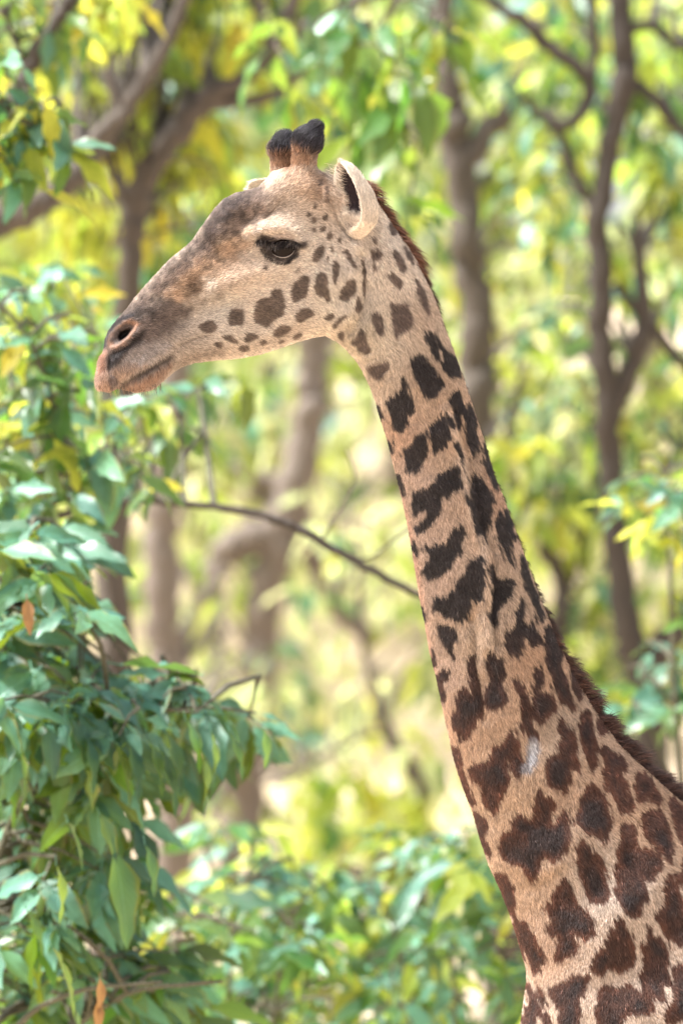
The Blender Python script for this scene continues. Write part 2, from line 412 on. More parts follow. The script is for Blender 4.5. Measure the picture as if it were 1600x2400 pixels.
SPOT_U = [Z2(p) for p in [
 [(420,125),(450,100),(475,70),(500,90),(515,140),(560,190),(605,230),(610,270),(580,300),(560,350),(520,330),(480,300),(455,220),(435,170)], [(515,0),(500,-40),(540,-60),(575,0),(585,50),(588,105),(560,95),(535,50)],
 [(610,65),(640,60),(680,85),(710,130),(715,210),(690,200),(650,218),(630,180),(610,120)], [(660,340),(680,310),(712,295),(715,380),(718,480),(705,550),(680,500),(668,420)],
 [(285,345),(330,330),(365,270),(370,215),(385,240),(405,300),(440,370),(435,410),(400,440),(380,530),(350,555),(320,510),(305,420)], [(535,550),(550,505),(600,475),(625,440),(650,500),(655,570),(625,620),(595,660),(570,680),(540,620)],
 [(375,655),(420,630),(460,590),(490,560),(515,600),(523,660),(500,730),(460,790),(430,765),(405,790),(400,720)], [(742,400),(770,358),(802,420),(820,480),(810,560),(814,640),(795,705),(768,640),(752,540)], [(685,630),(710,635),(730,690),(725,740),(705,700)],
 [(440,930),(480,900),(540,880),(585,830),(640,790),(680,745),(705,760),(725,850),(720,885),(680,900),(640,960),(610,930),(600,1010),(570,1070),(530,1120),(480,1165),(445,1140),(490,1100),(520,1060),(525,1025),(480,1020),(445,1045)],
 [(770,840),(830,820),(870,880),(910,930),(910,990),(895,1090),(870,1130),(868,1220),(840,1180),(800,1110),(780,1010)], [(850,710),(875,720),(910,780),(935,860),(930,910),(900,840),(860,770)], [(850,600),(870,620),(890,680),(875,690)],
 [(490,1245),(530,1240),(555,1250),(600,1230),(640,1215),(680,1160),(710,1140),(740,1105),(745,1170),(720,1250),(690,1310),(640,1370),(580,1420),(540,1445),(500,1410),(490,1380),(540,1340),(550,1290),(520,1265)],
 [(935,1030),(960,1020),(990,1080),(1020,1140),(1050,1190),(1020,1200),(1015,1260),(1050,1380),(1010,1340),(970,1270),(940,1180)], [(980,1030),(1000,1050),(1040,1150),(1050,1195),(1010,1150)],
 [(770,1325),(810,1340),(850,1310),(855,1400),(865,1550),(830,1580),(780,1550),(760,1620),(745,1700),(690,1690),(640,1660),(580,1640),(565,1560),(610,1570),(660,1550),(690,1500),(705,1440),(740,1420)],
 [(890,1340),(910,1360),(940,1430),(970,1450),(1010,1430),(1045,1460),(1035,1510),(980,1580),(955,1640),(940,1740),(915,1700),(885,1690),(905,1620),(910,1500),(895,1420)],
 [(1085,1290),(1110,1330),(1140,1430),(1180,1540),(1215,1640),(1215,1695),(1190,1690),(1160,1600),(1110,1490),(1090,1400)],
 [(1080,1560),(1095,1600),(1090,1680),(1110,1720),(1150,1715),(1185,1770),(1200,1830),(1160,1860),(1120,1810),(1090,1770),(1085,1830),(1090,1880),(1050,1920),(1010,1880),(985,1820),(1030,1740),(1060,1690)],
 [(585,1730),(640,1745),(690,1735),(695,1800),(680,1850),(690,1930),(660,1890),(630,1850),(600,1810)], [(205,340),(225,360),(245,440),(255,490),(225,440)], [(280,590),(302,595),(314,655),(298,650)], [(345,810),(370,840),(388,920),(372,940)],
 [(415,1195),(440,1240),(450,1315),(435,1320)], [(488,1590),(510,1620),(517,1700),(500,1680)], [(550,1860),(572,1900),(578,1970),(560,1950)],
 [(600,2010),(630,1990),(658,2010),(650,2050),(620,2060),(610,2110),(630,2160),(600,2100),(585,2060)]]]
SPOT_L = [Z3(p) for p in [
 [(355,90),(375,60),(385,110),(380,200),(410,270),(435,320),(440,390),(410,400),(385,440),(360,490),(330,560),(300,500),(270,480),(260,440),(285,390),(295,300),(320,250),(345,270),(370,300),(355,220),(345,150)],
 [(460,30),(475,60),(500,100),(530,80),(545,120),(530,200),(525,250),(550,290),(555,330),(535,355),(480,360),(455,350),(440,310),(460,250),(470,170),(450,130)],
 [(600,205),(625,225),(650,260),(680,320),(690,380),(700,460),(720,490),(740,530),(690,530),(665,500),(640,450),(630,380),(635,320)],
 [(700,150),(720,140),(755,160),(760,200),(735,250),(740,290),(790,290),(835,345),(825,375),(780,410),(760,455),(725,450),(700,400),(695,350),(720,270)],
 [(770,-60),(800,-100),(840,-40),(860,70),(850,130),(870,200),(910,270),(930,340),(925,400),(890,340),(850,340),(820,220),(780,120)],
 [(845,430),(870,435),(900,490),(930,560),(930,630),(960,680),(960,730),(910,690),(905,740),(890,800),(880,845),(840,810),(800,810),(770,740),(775,670),(810,620),(850,620),(860,560)],
 [(985,390),(1010,370),(1028,400),(1030,490),(1055,560),(1055,650),(1045,720),(1015,690),(990,620),(975,560),(950,500),(980,470)], [(915,150),(940,200),(970,270),(972,322),(940,292),(918,220)], [(1065,440),(1090,470),(1107,522),(1085,522),(1063,480)],
 [(1095,590),(1120,600),(1160,640),(1210,670),(1235,710),(1180,710),(1175,760),(1210,800),(1225,850),(1260,910),(1255,950),(1220,920),(1190,950),(1165,890),(1150,820),(1110,830),(1100,740),(1110,670)],
 [(580,480),(590,540),(610,600),(650,660),(640,720),(620,750),(580,690),(560,640),(555,720),(580,750),(550,820),(515,850),(500,940),(485,950),(455,920),(430,860),(425,800),(380,750),(350,700),(400,680),(470,680),(490,600),(540,560),(570,530)],
 [(735,800),(755,860),(810,870),(820,910),(790,960),(800,1030),(850,970),(880,930),(890,1020),(890,1130),(850,1180),(800,1215),(770,1170),(745,1190),(735,1250),(705,1330),(680,1310),(640,1240),(580,1220),(525,1160),(530,1080),(590,1050),(600,980),(640,950),(690,1010),(720,950),(715,870)],
 [(1000,800),(1030,790),(1070,830),(1110,890),(1100,930),(1130,990),(1110,1110),(1070,1040),(1055,1070),(1000,1050),(960,1020),(945,970),(970,880)], [(1280,730),(1310,750),(1370,790),(1420,870),(1420,905),(1370,900),(1330,850),(1290,900),(1270,860)],
 [(1310,940),(1380,950),(1420,960),(1430,1020),(1460,1080),(1480,1140),(1460,1190),(1440,1220),(1420,1170),(1370,1130),(1330,1080),(1310,1010)], [(1470,900),(1500,890),(1568,960),(1620,1010),(1640,1180),(1580,1190),(1530,1120),(1500,1030),(1480,1000)],
 [(1200,1000),(1250,1020),(1280,1070),(1260,1140),(1310,1150),(1370,1170),(1405,1230),(1360,1280),(1350,1330),(1290,1290),(1330,1390),(1330,1420),(1280,1450),(1265,1520),(1210,1480),(1165,1420),(1160,1300),(1150,1220),(1190,1240),(1160,1140),(1190,1080)],
 [(965,1110),(1000,1120),(1030,1180),(1090,1190),(1080,1260),(1110,1340),(1115,1420),(1080,1440),(1030,1420),(980,1330),(945,1230),(945,1150)], [(1520,1215),(1568,1230),(1650,1260),(1640,1390),(1568,1370),(1530,1340),(1490,1290),(1530,1270)],
 [(1430,1340),(1450,1290),(1490,1350),(1530,1470),(1568,1550),(1640,1600),(1620,1700),(1568,1680),(1490,1660),(1440,1600),(1400,1540),(1370,1510),(1420,1480),(1440,1410)],
 [(870,1310),(900,1360),(935,1440),(990,1490),(1030,1550),(1010,1620),(980,1640),(960,1610),(910,1590),(930,1650),(950,1690),(890,1740),(850,1775),(840,1720),(860,1620),(790,1600),(790,1570),(850,1540),(800,1520),(765,1460),(830,1440),(800,1410),(840,1380)],
 [(1160,1550),(1190,1520),(1230,1600),(1240,1680),(1250,1750),(1220,1800),(1180,1810),(1120,1780),(1060,1840),(1030,1800),(1040,1730),(1090,1700),(1110,1640)],
 [(1340,1560),(1350,1620),(1400,1640),(1440,1700),(1430,1780),(1440,1850),(1400,1900),(1390,1980),(1350,1930),(1300,1880),(1290,1830),(1320,1750),(1300,1690),(1330,1650)],
 [(1490,1770),(1568,1780),(1640,1790),(1640,2010),(1568,2030),(1500,2060),(1440,2100),(1410,2050),(1450,1990),(1490,1930),(1470,1850)],
 [(950,1850),(1000,1840),(1000,1890),(970,1940),(940,1990),(960,2040),(950,2100),(920,2190),(870,2180),(850,2100),(880,2040),(820,1980),(820,1910),(870,1900)],
 [(1070,1920),(1100,1890),(1180,1920),(1220,1890),(1290,1930),(1340,1990),(1340,2030),(1280,2040),(1210,2030),(1180,2080),(1190,2130),(1140,2190),(1030,2190),(1060,2100),(1050,2020)], [(1290,2130),(1380,2110),(1420,2171),(1400,2260),(1260,2250)],
 [(165,190),(200,160),(240,160),(240,200),(205,220),(220,290),(205,320),(180,260)], [(260,580),(290,610),(305,660),(300,705),(275,650)], [(295,720),(330,750),(350,820),(375,880),(370,910),(335,850),(305,790)],
 [(395,960),(440,990),(455,1040),(430,1090),(450,1140),(475,1185),(445,1170),(415,1090),(400,1030)], [(505,1285),(560,1310),(590,1360),(610,1410),(620,1470),(600,1480),(610,1540),(585,1510),(545,1430),(512,1340)],
 [(605,1570),(660,1560),(700,1610),(720,1680),(770,1760),(770,1780),(740,1790),(745,1850),(720,1830),(685,1760),(645,1690),(625,1620)], [(695,1930),(730,1990),(740,2060),(720,2200),(680,2200),(690,2090),(715,2020)],
 [(775,2060),(800,2100),(825,2180),(790,2190)], [(745,1920),(765,1980),(775,2060),(755,2000)]]]
rs = np.random.RandomState(11)
SPOT_B = []                                    # the rest of the body, out of frame: jittered angular patches
for gy in range(0, 26):
    for gx in range(0, 20):
        cx, cy = 1310 + gx * 104 + (gy % 2) * 50 + rs.uniform(-18, 18), 2010 + gy * 112 + rs.uniform(-18, 18)
        if cx < 1655 and cy < 2440: continue
        nn = rs.randint(7, 10); rr = rs.uniform(34, 50) * (1 if cy < 3300 else .7)
        SPOT_B.append([(cx + rr * rs.uniform(.7, 1.25) * math.cos(2 * math.pi * k / nn), cy + rr * 1.15 * rs.uniform(.7, 1.25) * math.sin(2 * math.pi * k / nn)) for k in range(nn)])

RX0, RY0, RST = 180, 250, 2.0
RW, RH = int((3080 - RX0) / RST), int((5060 - RY0) / RST)
NAX = [(830, 560), (900, 760), (975, 1000), (1060, 1300), (1150, 1590), (1290, 1950), (1440, 2300), (1600, 2700)]

def coat_raster():
    gx = (RX0 + np.arange(RW) * RST).astype(np.float32); gy = (RY0 + np.arange(RH) * RST).astype(np.float32)
    k = 8                                       # smooth base colours on a coarse grid
    PXc, PYc = np.meshgrid(gx[::k], gy[::k], indexing='ij')
    cream, tan, pink, low = (.70, .595, .49), (.45, .32, .225), (.52, .365, .275), (.55, .435, .345)
    CP = [(300, 840, (.34, .26, .21)), (420, 800, (.42, .33, .26)), (520, 720, cream), (600, 680, (.70, .55, .43)), (660, 730, (.72, .59, .48)), (600, 780, (.66, .54, .43)), (720, 560, (.72, .59, .48)), (560, 760, (.66, .53, .42)), (760, 460, (.58, .42, .30)),  # pale cheek, with its highlight put into the coat colour
          (700, 470, (.60, .45, .33)), (800, 700, cream), (860, 560, (.70, .58, .48)), (920, 640, (.68, .55, .44)), (880, 800, (.62, .49, .36)), (840, 780, (.55, .43, .29)), (900, 900, (.60, .46, .34)), (1000, 740, (.52, .37, .26)),
          (980, 900, (.47, .31, .2)), (920, 1010, (.55, .34, .22)), (1040, 1000, (.50, .32, .2)), (960, 1120, pink), (1060, 1100, tan), (1150, 1150, (.5, .3, .19)), (990, 1250, pink), (1100, 1250, (.54, .38, .27)), (1000, 1380, pink),
          (1090, 1430, (.50, .33, .21)), (1110, 1480, (.54, .40, .29)), (1180, 1400, tan), (1020, 1550, pink), (1230, 1550, (.47, .28, .165)), (1060, 1700, (.52, .32, .2)), (1130, 1720, (.50, .32, .2)), (1300, 1700, tan), (1180, 1850, (.50, .33, .21)), (1350, 1850, (.48, .31, .2)),
          (1220, 2050, (.50, .33, .21)), (1400, 2050, low), (1500, 1900, (.45, .28, .17)), (1260, 2200, (.54, .36, .25)), (1400, 2220, (.60, .46, .36)), (1500, 2350, (.62, .48, .38)), (1300, 2380, (.60, .45, .34)), (2000, 2600, low), (2600, 3000, low), (1500, 3600, low), (2500, 4600, (.6, .48, .37))]
    up = lambda c, y: tuple(np.array(c) * .86 + np.mean(c) * .14 + (.0 if y > 880 else .035))
    CP = [(x, y, up(c, y)) for x, y, c in CP]
    base = idw(PXc, PYc, [c[:2] for c in CP], [c[2] for c in CP], p=3.5, eps=40)
    C = np.repeat(np.repeat(base, k, 0), k, 1)[:RW, :RH].copy()
    for ax in (0, 1):                           # smooth the coarse blocks
        for s in (4, 2): C = (np.roll(C, s, ax) + np.roll(C, -s, ax) + C) / 3
    def win(P, m):
        xs = [p[0] for p in P]; ys = [p[1] for p in P]
        i0, i1 = max(0, int((min(xs) - m - RX0) / RST)), min(RW, int((max(xs) + m - RX0) / RST) + 1)
        j0, j1 = max(0, int((min(ys) - m - RY0) / RST)), min(RH, int((max(ys) + m - RY0) / RST) + 1)
        if i1 <= i0 or j1 <= j0: return None
        X, Y = np.meshgrid(gx[i0:i1], gy[j0:j1], indexing='ij')
        return np.s_[i0:i1, j0:j1], X, Y
    def paint(P, col, fe, st=1.0, nz=0.6, sc=14.0, seed=3):
        q = win(P, fe * 2 + 10)
        if q is None: return
        s, X, Y = q; d = poly_sd(X, Y, P)
        a = sstep(d + (fbm(X / sc, Y / sc, seed) - .5) * 2 * nz * fe, -fe, fe) * st
        C[s] = C[s] * (1 - a[..., None]) + np.array(col, np.float32) * a[..., None]
    def stroke(P, wd, col, st=1.0):
        q = win(P, wd * 3)
        if q is None: return
        s, X, Y = q; a = np.exp(-(line_dist(X, Y, P) / wd) ** 2) * st
        C[s] = C[s] * (1 - a[..., None]) + np.array(col, np.float32) * a[..., None]
    # --- face
    paint(Z1([(330, 870), (420, 790), (540, 660), (640, 590), (760, 580), (700, 680), (660, 770), (560, 800), (520, 870), (420, 930)]), (.47, .29, .17), 28, .8)
    paint(Z1([(560, 760), (700, 700), (780, 720), (820, 800), (700, 850), (600, 860)]), (.66, .50, .38), 26, .7)
    paint(Z1([(180, 1000), (250, 890), (340, 780), (440, 670), (520, 600), (560, 530), (600, 470), (650, 415), (760, 375), (810, 385), (840, 440), (835, 500), (780, 550), (720, 590), (640, 610), (590, 690), (520, 740), (430, 820), (350, 880), (270, 960)]), (.165, .115, .095), 23, .88, 1.0, 12)
    paint(Z1([(520, 640), (560, 540), (630, 430), (720, 395), (780, 440), (720, 520), (640, 580), (580, 660)]), (.085, .063, .06), 36, .85, .8, 14)
    paint(Z1([(830, 375), (850, 320), (880, 300), (900, 340), (860, 375)]), (.72, .6, .5), 8, .8)
    paint(Z1([(900, 320), (1040, 300), (1110, 340), (1110, 420), (1060, 460), (960, 400)]), (.50, .34, .23), 14, .7)
    paint(Z1([(850, 290), (850, 200), (965, 180), (1050, 230), (1062, 275), (960, 300)]), (.33, .18, .10), 12, .9, 1, 8)
    paint(Z6([(300, 470), (330, 120), (480, 60), (600, 60), (900, 0), (900, 360), (770, 460), (640, 450), (560, 390), (550, 430), (430, 450)]), (.12, .065, .045), 12, .8, 1, 6)
    paint(Z6([(300, 400), (330, 120), (480, 60), (600, 60), (900, 0), (900, 330), (770, 420), (640, 390), (560, 330), (550, 360), (430, 390)]), (.022, .02, .026), 7, 1, 1, 6)
    paint(Z1([(470, 800), (520, 765), (545, 800), (525, 860), (480, 880)]), (.18, .11, .07), 9, .75, 1)  # shadowed mark beside the nose, its shade painted into the coat
    paint(Z1([(500, 880), (600, 860), (680, 830), (640, 890), (540, 930), (450, 960)]), (.24, .18, .14), 14, .55, 1)
    paint(Z1([(700, 600), (800, 540), (890, 470), (900, 400), (850, 390), (760, 480), (660, 560)]), (.33, .245, .195), 30, .6, 1.0, 9)
    paint(Z1([(760, 640), (700, 640), (640, 700), (600, 780), (660, 760), (720, 690)]), (.42, .28, .19), 14, .6, 1.2, 8)
    stroke(Z1([(990, 1010), (880, 1070), (760, 1110), (600, 1130), (470, 1160)]), 12, (.46, .36, .28), .5)  # shade under the jaw painted into the coat
    # --- muzzle
    paint(Z1([(85, 1120), (100, 1050), (140, 990), (210, 940), (330, 900), (400, 885), (490, 945), (440, 1010), (390, 1050), (330, 1100), (250, 1150), (180, 1195), (118, 1215), (105, 1160)]), (.125, .095, .085), 17, .88, 1.1, 10)
    paint(Z5([(480, 560), (640, 420), (760, 330), (920, 300), (1050, 320), (900, 460), (800, 560), (620, 660)]), (.20, .15, .13), 10, .7, 1)
    paint(Z5([(150, 740), (180, 600), (260, 470), (380, 390), (500, 360), (480, 400), (330, 470), (240, 560), (215, 680)]), (.035, .03, .036), 4, .95)
    paint(Z5([(330, 900), (420, 760), (600, 650), (800, 640), (890, 680), (890, 780), (780, 850), (600, 930), (400, 1010)]), (.42, .36, .33), 9, .8, 1, 6)
    paint(Z5([(230, 960), (400, 870), (620, 900), (480, 1000), (330, 1100), (260, 1100)]), (.40, .27, .20), 8, .7, 1)
    paint(Z5([(60, 1040), (110, 920), (140, 740), (220, 700), (230, 780), (200, 900), (220, 1000), (260, 1090), (370, 1110), (250, 1170), (160, 1190), (70, 1120)]), (.46, .30, .225), 9, .85, 1, 7)
    paint(Z5([(150, 760), (210, 740), (215, 850), (200, 960), (150, 960)]), (.40, .19, .12), 7, .5)
    paint(Z5([(225, 1060), (250, 1000), (320, 1010), (330, 1080), (270, 1110)]), (.14, .11, .11), 5, .8)
    paint(Z5([(215, 930), (215, 800), (290, 730), (420, 680), (520, 560), (620, 510), (590, 600), (480, 690), (400, 770), (330, 870), (250, 940)]), (.03, .024, .024), 6, .95, 1, 6)
    paint(NOS_RIM, (.36, .20, .13), 4, .9, .9, 7)
    paint(Z5([(245, 640), (270, 570), (330, 500), (410, 450), (465, 470), (480, 510), (430, 610), (360, 665), (290, 690)]), (.10, .072, .064), 6, 1)
    paint(NOSTRIL, (.008, .006, .006), 3, 1)
    paint(Z5([(360, 1120), (480, 1060), (640, 1000), (760, 920), (860, 860), (880, 890), (820, 960), (720, 1060), (600, 1130), (480, 1160)]), (.36, .215, .15), 8, .85, 1, 7)
    paint(Z5([(860, 860), (1080, 760), (1400, 700), (1400, 790), (1080, 850), (880, 930)]), (.32, .25, .2), 10, .8, 1)
    stroke(MOUTH[:7], 4.5, (.10, .075, .06), .8); stroke(MOUTH[8:], 3, (.2, .15, .11), .5)
    stroke(Z5([(480, 1010), (620, 960), (760, 880), (860, 830)]), 7, (.13, .10, .085), .75)
    q = win(Z1([(150, 1000), (400, 600), (760, 380), (900, 520), (700, 760), (420, 1010)]), 20)
    sl, X_, Y_ = q; mk = sstep(poly_sd(X_, Y_, Z1([(150, 1000), (330, 800), (520, 590), (640, 430), (800, 400), (860, 520), (720, 660), (600, 800), (440, 960), (250, 1080)])), -14, 26)
    mt = fbm(X_ / 15, Y_ / 15, 83, 4); C[sl] *= (1 - mk * (.55 * sstep(mt, .42, .68) - .16))[..., None]
    # --- eye surroundings
    paint(Z6([(160, 1310), (210, 1240), (330, 1270), (480, 1290), (560, 1330), (700, 1320), (690, 1370), (620, 1400), (600, 1470), (520, 1530), (400, 1540), (290, 1480), (220, 1400)]), (.055, .04, .036), 6, .97, .8, 8)
    paint(Z6([(340, 1260), (480, 1230), (590, 1300), (600, 1340), (500, 1300), (380, 1300)]), (.55, .44, .39), 4, .8)
    paint(Z6([(720, 600), (880, 590), (920, 750), (920, 900), (830, 900), (760, 780)]), (.34, .22, .15), 10, .55, 1)
    paint(Z6([(1250, 1330), (1400, 1280), (1430, 1400), (1380, 1480)]), (.4, .33, .27), 6, .5, 1)
    # --- neck: ridge highlight painted into the coat, reddish front
    stroke(Z2([(650, 440), (700, 640), (740, 800), (780, 1050), (850, 1250), (890, 1450), (895, 1650), (880, 1800)]), 7, (.64, .49, .38), .6)
    stroke(Z2([(345, 880), (420, 1180), (470, 1450), (500, 1700), (570, 2000)]), 10, (.60, .33, .22), .5)
    # --- spots
    s_ax = None
    def spot(P, kind, seed):
        q = win(P, 26)
        if q is None: return
        s, X, Y = q
        d = poly_sd(X, Y, smooth_poly(P, 1)) + (1.0 if kind == 'h' else 3.2 + 2.2 * float(np.clip((Y.mean() - 1400) / 500, 0, 1)))
        if kind == 'h': c_, s_ = .9, -.25
        elif X.mean() > 1655 or Y.mean() > 2440: c_, s_ = .3, .95
        else: c_, s_ = .32, .947
        al = X * c_ + Y * s_; ac = -X * s_ + Y * c_     # along / across the lie of the hair
        amp = 5 if kind == 'h' else 15
        nz = (vnoise(ac / 3.4, al / 26, 7) - .5) * amp + (fbm(X / 22, Y / 22, 9) - .5) * (9 if kind != 'h' else 5)
        if kind != 'h': nz = nz * (0.35 + 0.65 * sstep(-d, -10, 6) + .2)
        a = sstep(d + nz, -2.4, 2.4 if kind == 'h' else 2.0)
        core = sstep(d + nz, 2, 22)
        n2 = fbm(X / 50, Y / 50, 21)
        if kind == 'h':
            f = np.clip((X - 800) / 150, 0, 1)[..., None]
            dk = np.array((.105, .073, .057)) * (1 - f) + np.array((.09, .062, .054)) * f; ed = dk * 1.25
        else:
            red = sstep(Y, 1380, 1900) * sstep(n2, .38, .62)
            lo = sstep(Y, 1400, 1800)
            dk = np.array((.026, .021, .022)) * (1 - lo[..., None]) + np.array((.028, .018, .018)) * lo[..., None]
            dk = dk * (1 - .65 * red[..., None]) + np.array((.075, .030, .019)) * .65 * red[..., None]
            ed = dk * (1 - .5 * lo[..., None]) + np.array((.15, .055, .03)) * .5 * lo[..., None]
        col = dk * core[..., None] + ed * (1 - core[..., None])
        col = col * (0.55 + 1.0 * fbm(X / 13, Y / 13, 77))[..., None]
        if kind == 'h': col = col * (0.8 + .5 * fbm(X / 9, Y / 9, 4)[..., None])
        st = .93 if kind == 'h' else .98
        C[s] = C[s] * (1 - a[..., None] * st) + col * (a * st)[..., None]
    for i, P in enumerate(SPOT_H): spot(P, 'h', i)
    for i, P in enumerate(SPOT_U + SPOT_L + SPOT_B): spot(P, 'n', i)
    # healed bare scar on the lower neck
    paint(Z3([(672, 540), (700, 520), (745, 550), (740, 620), (720, 680), (700, 715), (670, 740), (630, 715), (660, 650)]), (.27, .255, .27), 5, .9, 1.2, 6)
    paint(Z3([(690, 560), (725, 560), (715, 640), (690, 700), (675, 650)]), (.66, .65, .67), 5, .85, 1.4, 3.5)
    X, Y = np.meshgrid(gx, gy, indexing='ij')
    C *= (0.90 + .2 * fbm(X / 26, Y / 26, 31, 2))[..., None]
    C *= (0.72 + .56 * vnoise(X / 3.1, Y / 3.1, 33))[..., None]
    C *= .95
    return np.clip(C, 0, 1)

COAT = coat_raster()
def coat_at(P):
    """hair colour at world points of the animal"""
    px = P[:, 0] * PXM + 800; py = 1200 - (P[:, 2] - ZC) * PXM
    u = np.clip((px - RX0) / RST, 0, RW - 1.01); v = np.clip((py - RY0) / RST, 0, RH - 1.01)
    iu, iv = u.astype(int), v.astype(int); fu, fv = (u - iu)[:, None], (v - iv)[:, None]
    return (COAT[iu, iv] * (1 - fu) + COAT[iu + 1, iv] * fu) * (1 - fv) + (COAT[iu, iv + 1] * (1 - fu) + COAT[iu + 1, iv + 1] * fu) * fv

FLOW = [(250, 880, .2, .9), (330, 800, .8, .3), (400, 700, 1, -.3), (500, 560, .9, -.45), (560, 480, .9, -.4), (600, 700, 1, .05), (660, 560, 1, -.15), (700, 440, .7, -.5), (712, 360, .25, -1), (735, 305, .9, -.55), (722, 335, .85, -.6),
        (664, 360, .1, -1), (666, 315, .5, -.9), (700, 720, 1, .25), (800, 650, .75, .65), (780, 480, .6, .6), (350, 905, .2, .95), (290, 905, .05, 1), (600, 820, .9, .35), (850, 700, .4, .9), (900, 600, .55, .83), (900, 900, .25, .95),
        (1000, 800, .45, .88), (950, 1100, .22, 1), (1050, 1050, .3, .95), (1030, 1400, .2, 1), (1150, 1350, .36, .93), (1080, 1700, .25, .97), (1250, 1650, .42, .9), (1200, 2000, .3, .95), (1400, 1950, .5, .85),
        (1300, 2250, .3, .95), (1500, 2200, .4, .9), (1580, 1950, .6, .8), (2000, 2500, .7, .7), (1300, 2500, .1, 1), (2500, 2900, .7, .7), (1700, 4000, .05, 1)]

def attr_colour(me, cols):
    a = me.color_attributes.new('Col', 'FLOAT_COLOR', 'POINT')
    a.data.foreach_set('color', np.hstack([cols, np.ones((len(cols), 1))]).astype(np.float32).ravel())

def hide_mat(name, rough=.7):
    m = NT(name); a = m.n('ShaderNodeAttribute', attribute_name='Col')
    b = m.n('ShaderNodeBsdfPrincipled', i_Roughness=rough)
    b.inputs['Specular IOR Level'].default_value = .25
    tc = m.n('ShaderNodeTexCoord'); nz = m.n('ShaderNodeTexNoise', i_Scale=260.0, i_Detail=3.0)
    m.l(tc.outputs['Object'], nz.inputs['Vector'])
    bp = m.n('ShaderNodeBump', i_Strength=.35, i_Distance=.002); m.l(nz.outputs[0], bp.inputs['Height']); m.l(bp.outputs[0], b.inputs['Normal'])
    v = m.ramp(nz.outputs[0], [(.3, (.75, .75, .75)), (.7, (1.1, 1.1, 1.1))])
    c = m.mix(1.0, a.outputs['Color'], v, 'MULTIPLY')
    m.l(c, b.inputs['Base Color']); m.l(b.outputs[0], m.out.inputs[0])
    return m.m
def hair_mat(name, rough=.5, spec=.35, transl=.0):
    m = NT(name); a = m.n('ShaderNodeAttribute', attribute_name='Col')
    b = m.n('ShaderNodeBsdfPrincipled', i_Roughness=rough)
    b.inputs['Specular IOR Level'].default_value = spec
    m.l(a.outputs['Color'], b.inputs['Base Color']); m.l(b.outputs[0], m.out.inputs[0])
    return m.m
M_HIDE = hide_mat('hide'); M_FUR = hair_mat('short_coat_hair', .5, .3); M_MANE = hair_mat('mane_hair', .42, .4)

def curves_obj(name, P, Rad, cols, mat, parent):
    """P (n,k,3) strand points, Rad (k,) or (n,k) radii, cols (n,3)"""
    n, k = P.shape[:2]
    cu = bpy.data.hair_curves.new(name)
    cu.add_curves([k] * n)
    cu.attributes['position'].data.foreach_set('vector', P.astype(np.float32).ravel()) if 'position' in cu.attributes else cu.position_data.foreach_set('vector', P.astype(np.float32).ravel())
    ra = cu.attributes.get('radius') or cu.attributes.new('radius', 'FLOAT', 'POINT')
    ra.data.foreach_set('value', np.broadcast_to(Rad, (n, k)).astype(np.float32).ravel())
    ca = cu.attributes.new('Col', 'FLOAT_COLOR', 'CURVE')
    ca.data.foreach_set('color', np.hstack([cols, np.ones((n, 1))]).astype(np.float32).ravel())
    cu.materials.append(mat)
    o = bpy.data.objects.new(name, cu); COL.objects.link(o)
    if parent is not None: o.parent = parent; o.matrix_parent_inverse = Matrix.Translation(-parent.location)
    return o

def tri_sample(V, Q, dens, rng):
    """random points on quads; dens = strands per m2 at each quad -> points, normals, quad index"""
    T = np.concatenate([Q[:, [0, 1, 2]], Q[:, [0, 2, 3]]]); dd = np.concatenate([dens, dens])
    a, b, c = V[T[:, 0]], V[T[:, 1]], V[T[:, 2]]
    nr = np.cross(b - a, c - a); ar = np.linalg.norm(nr, axis=1) / 2
    ex = ar * dd; cnt = np.floor(ex + rng.rand(len(ex))).astype(int)
    i = np.repeat(np.arange(len(T)), cnt)
    r1, r2 = np.sqrt(rng.rand(len(i)))[:, None], rng.rand(len(i))[:, None]
    return a[i] * (1 - r1) + b[i] * r1 * (1 - r2) + c[i] * r1 * r2, i % len(Q)

GIR = empty('giraffe', (.78, 0, 0))
tag(GIR, 'brown patched giraffe seen in profile, long neck raised, facing left', 'giraffe')
GV, GQ = giraffe_body()
gme = mesh_np('body', GV, GQ); attr_colour(gme, coat_at(GV) * .62); gme.materials.append(M_HIDE)
body = link('body', gme, GIR)
rng = np.random.RandomState(4)
vn = np.zeros(len(GV) * 3, np.float32); gme.vertices.foreach_get('normal', vn); VN = vn.reshape(-1, 3)
qc = GV[GQ].mean(1); qpx = qc[:, 0] * PXM + 800; qpy = 1200 - (qc[:, 2] - ZC) * PXM
qn = VN[GQ].mean(1)
inside = (qpx < 1640) & (qpy < 2440)
nearside = qn[:, 1] < .25
dens = np.where(inside & nearside, np.where(qpy < 960, 330e3, 260e3), np.where(inside, 60e3, 9e3))
esd = poly_sd(qpx, qpy, EYE_OPEN); nsd = poly_sd(qpx, qpy, NOSTRIL)
dens = np.where((esd > -3) | (nsd > 0), 0, dens)
dens = np.where((esd > -9) & (esd <= -3), dens * .3, dens)
dens = np.where(poly_sd(qpx, qpy, Z3([(680, 550), (740, 555), (730, 640), (700, 710), (650, 720), (670, 640)])) > 0, dens * .25, dens)
rimsd = poly_sd(qpx, qpy, NOS_RIM); dens = np.where(rimsd > 4, dens * .35, dens)
P0, qi = tri_sample(GV, GQ, dens, rng)
N0 = qn[qi]; N0 /= np.linalg.norm(N0, axis=1)[:, None] + 1e-9
px, py = P0[:, 0] * PXM + 800, 1200 - (P0[:, 2] - ZC) * PXM
fl = idw(px, py, [f[:2] for f in FLOW], [f[2:] for f in FLOW], p=3.5, eps=25)
D0 = np.stack([fl[:, 0], np.zeros(len(fl)), -fl[:, 1]], 1)
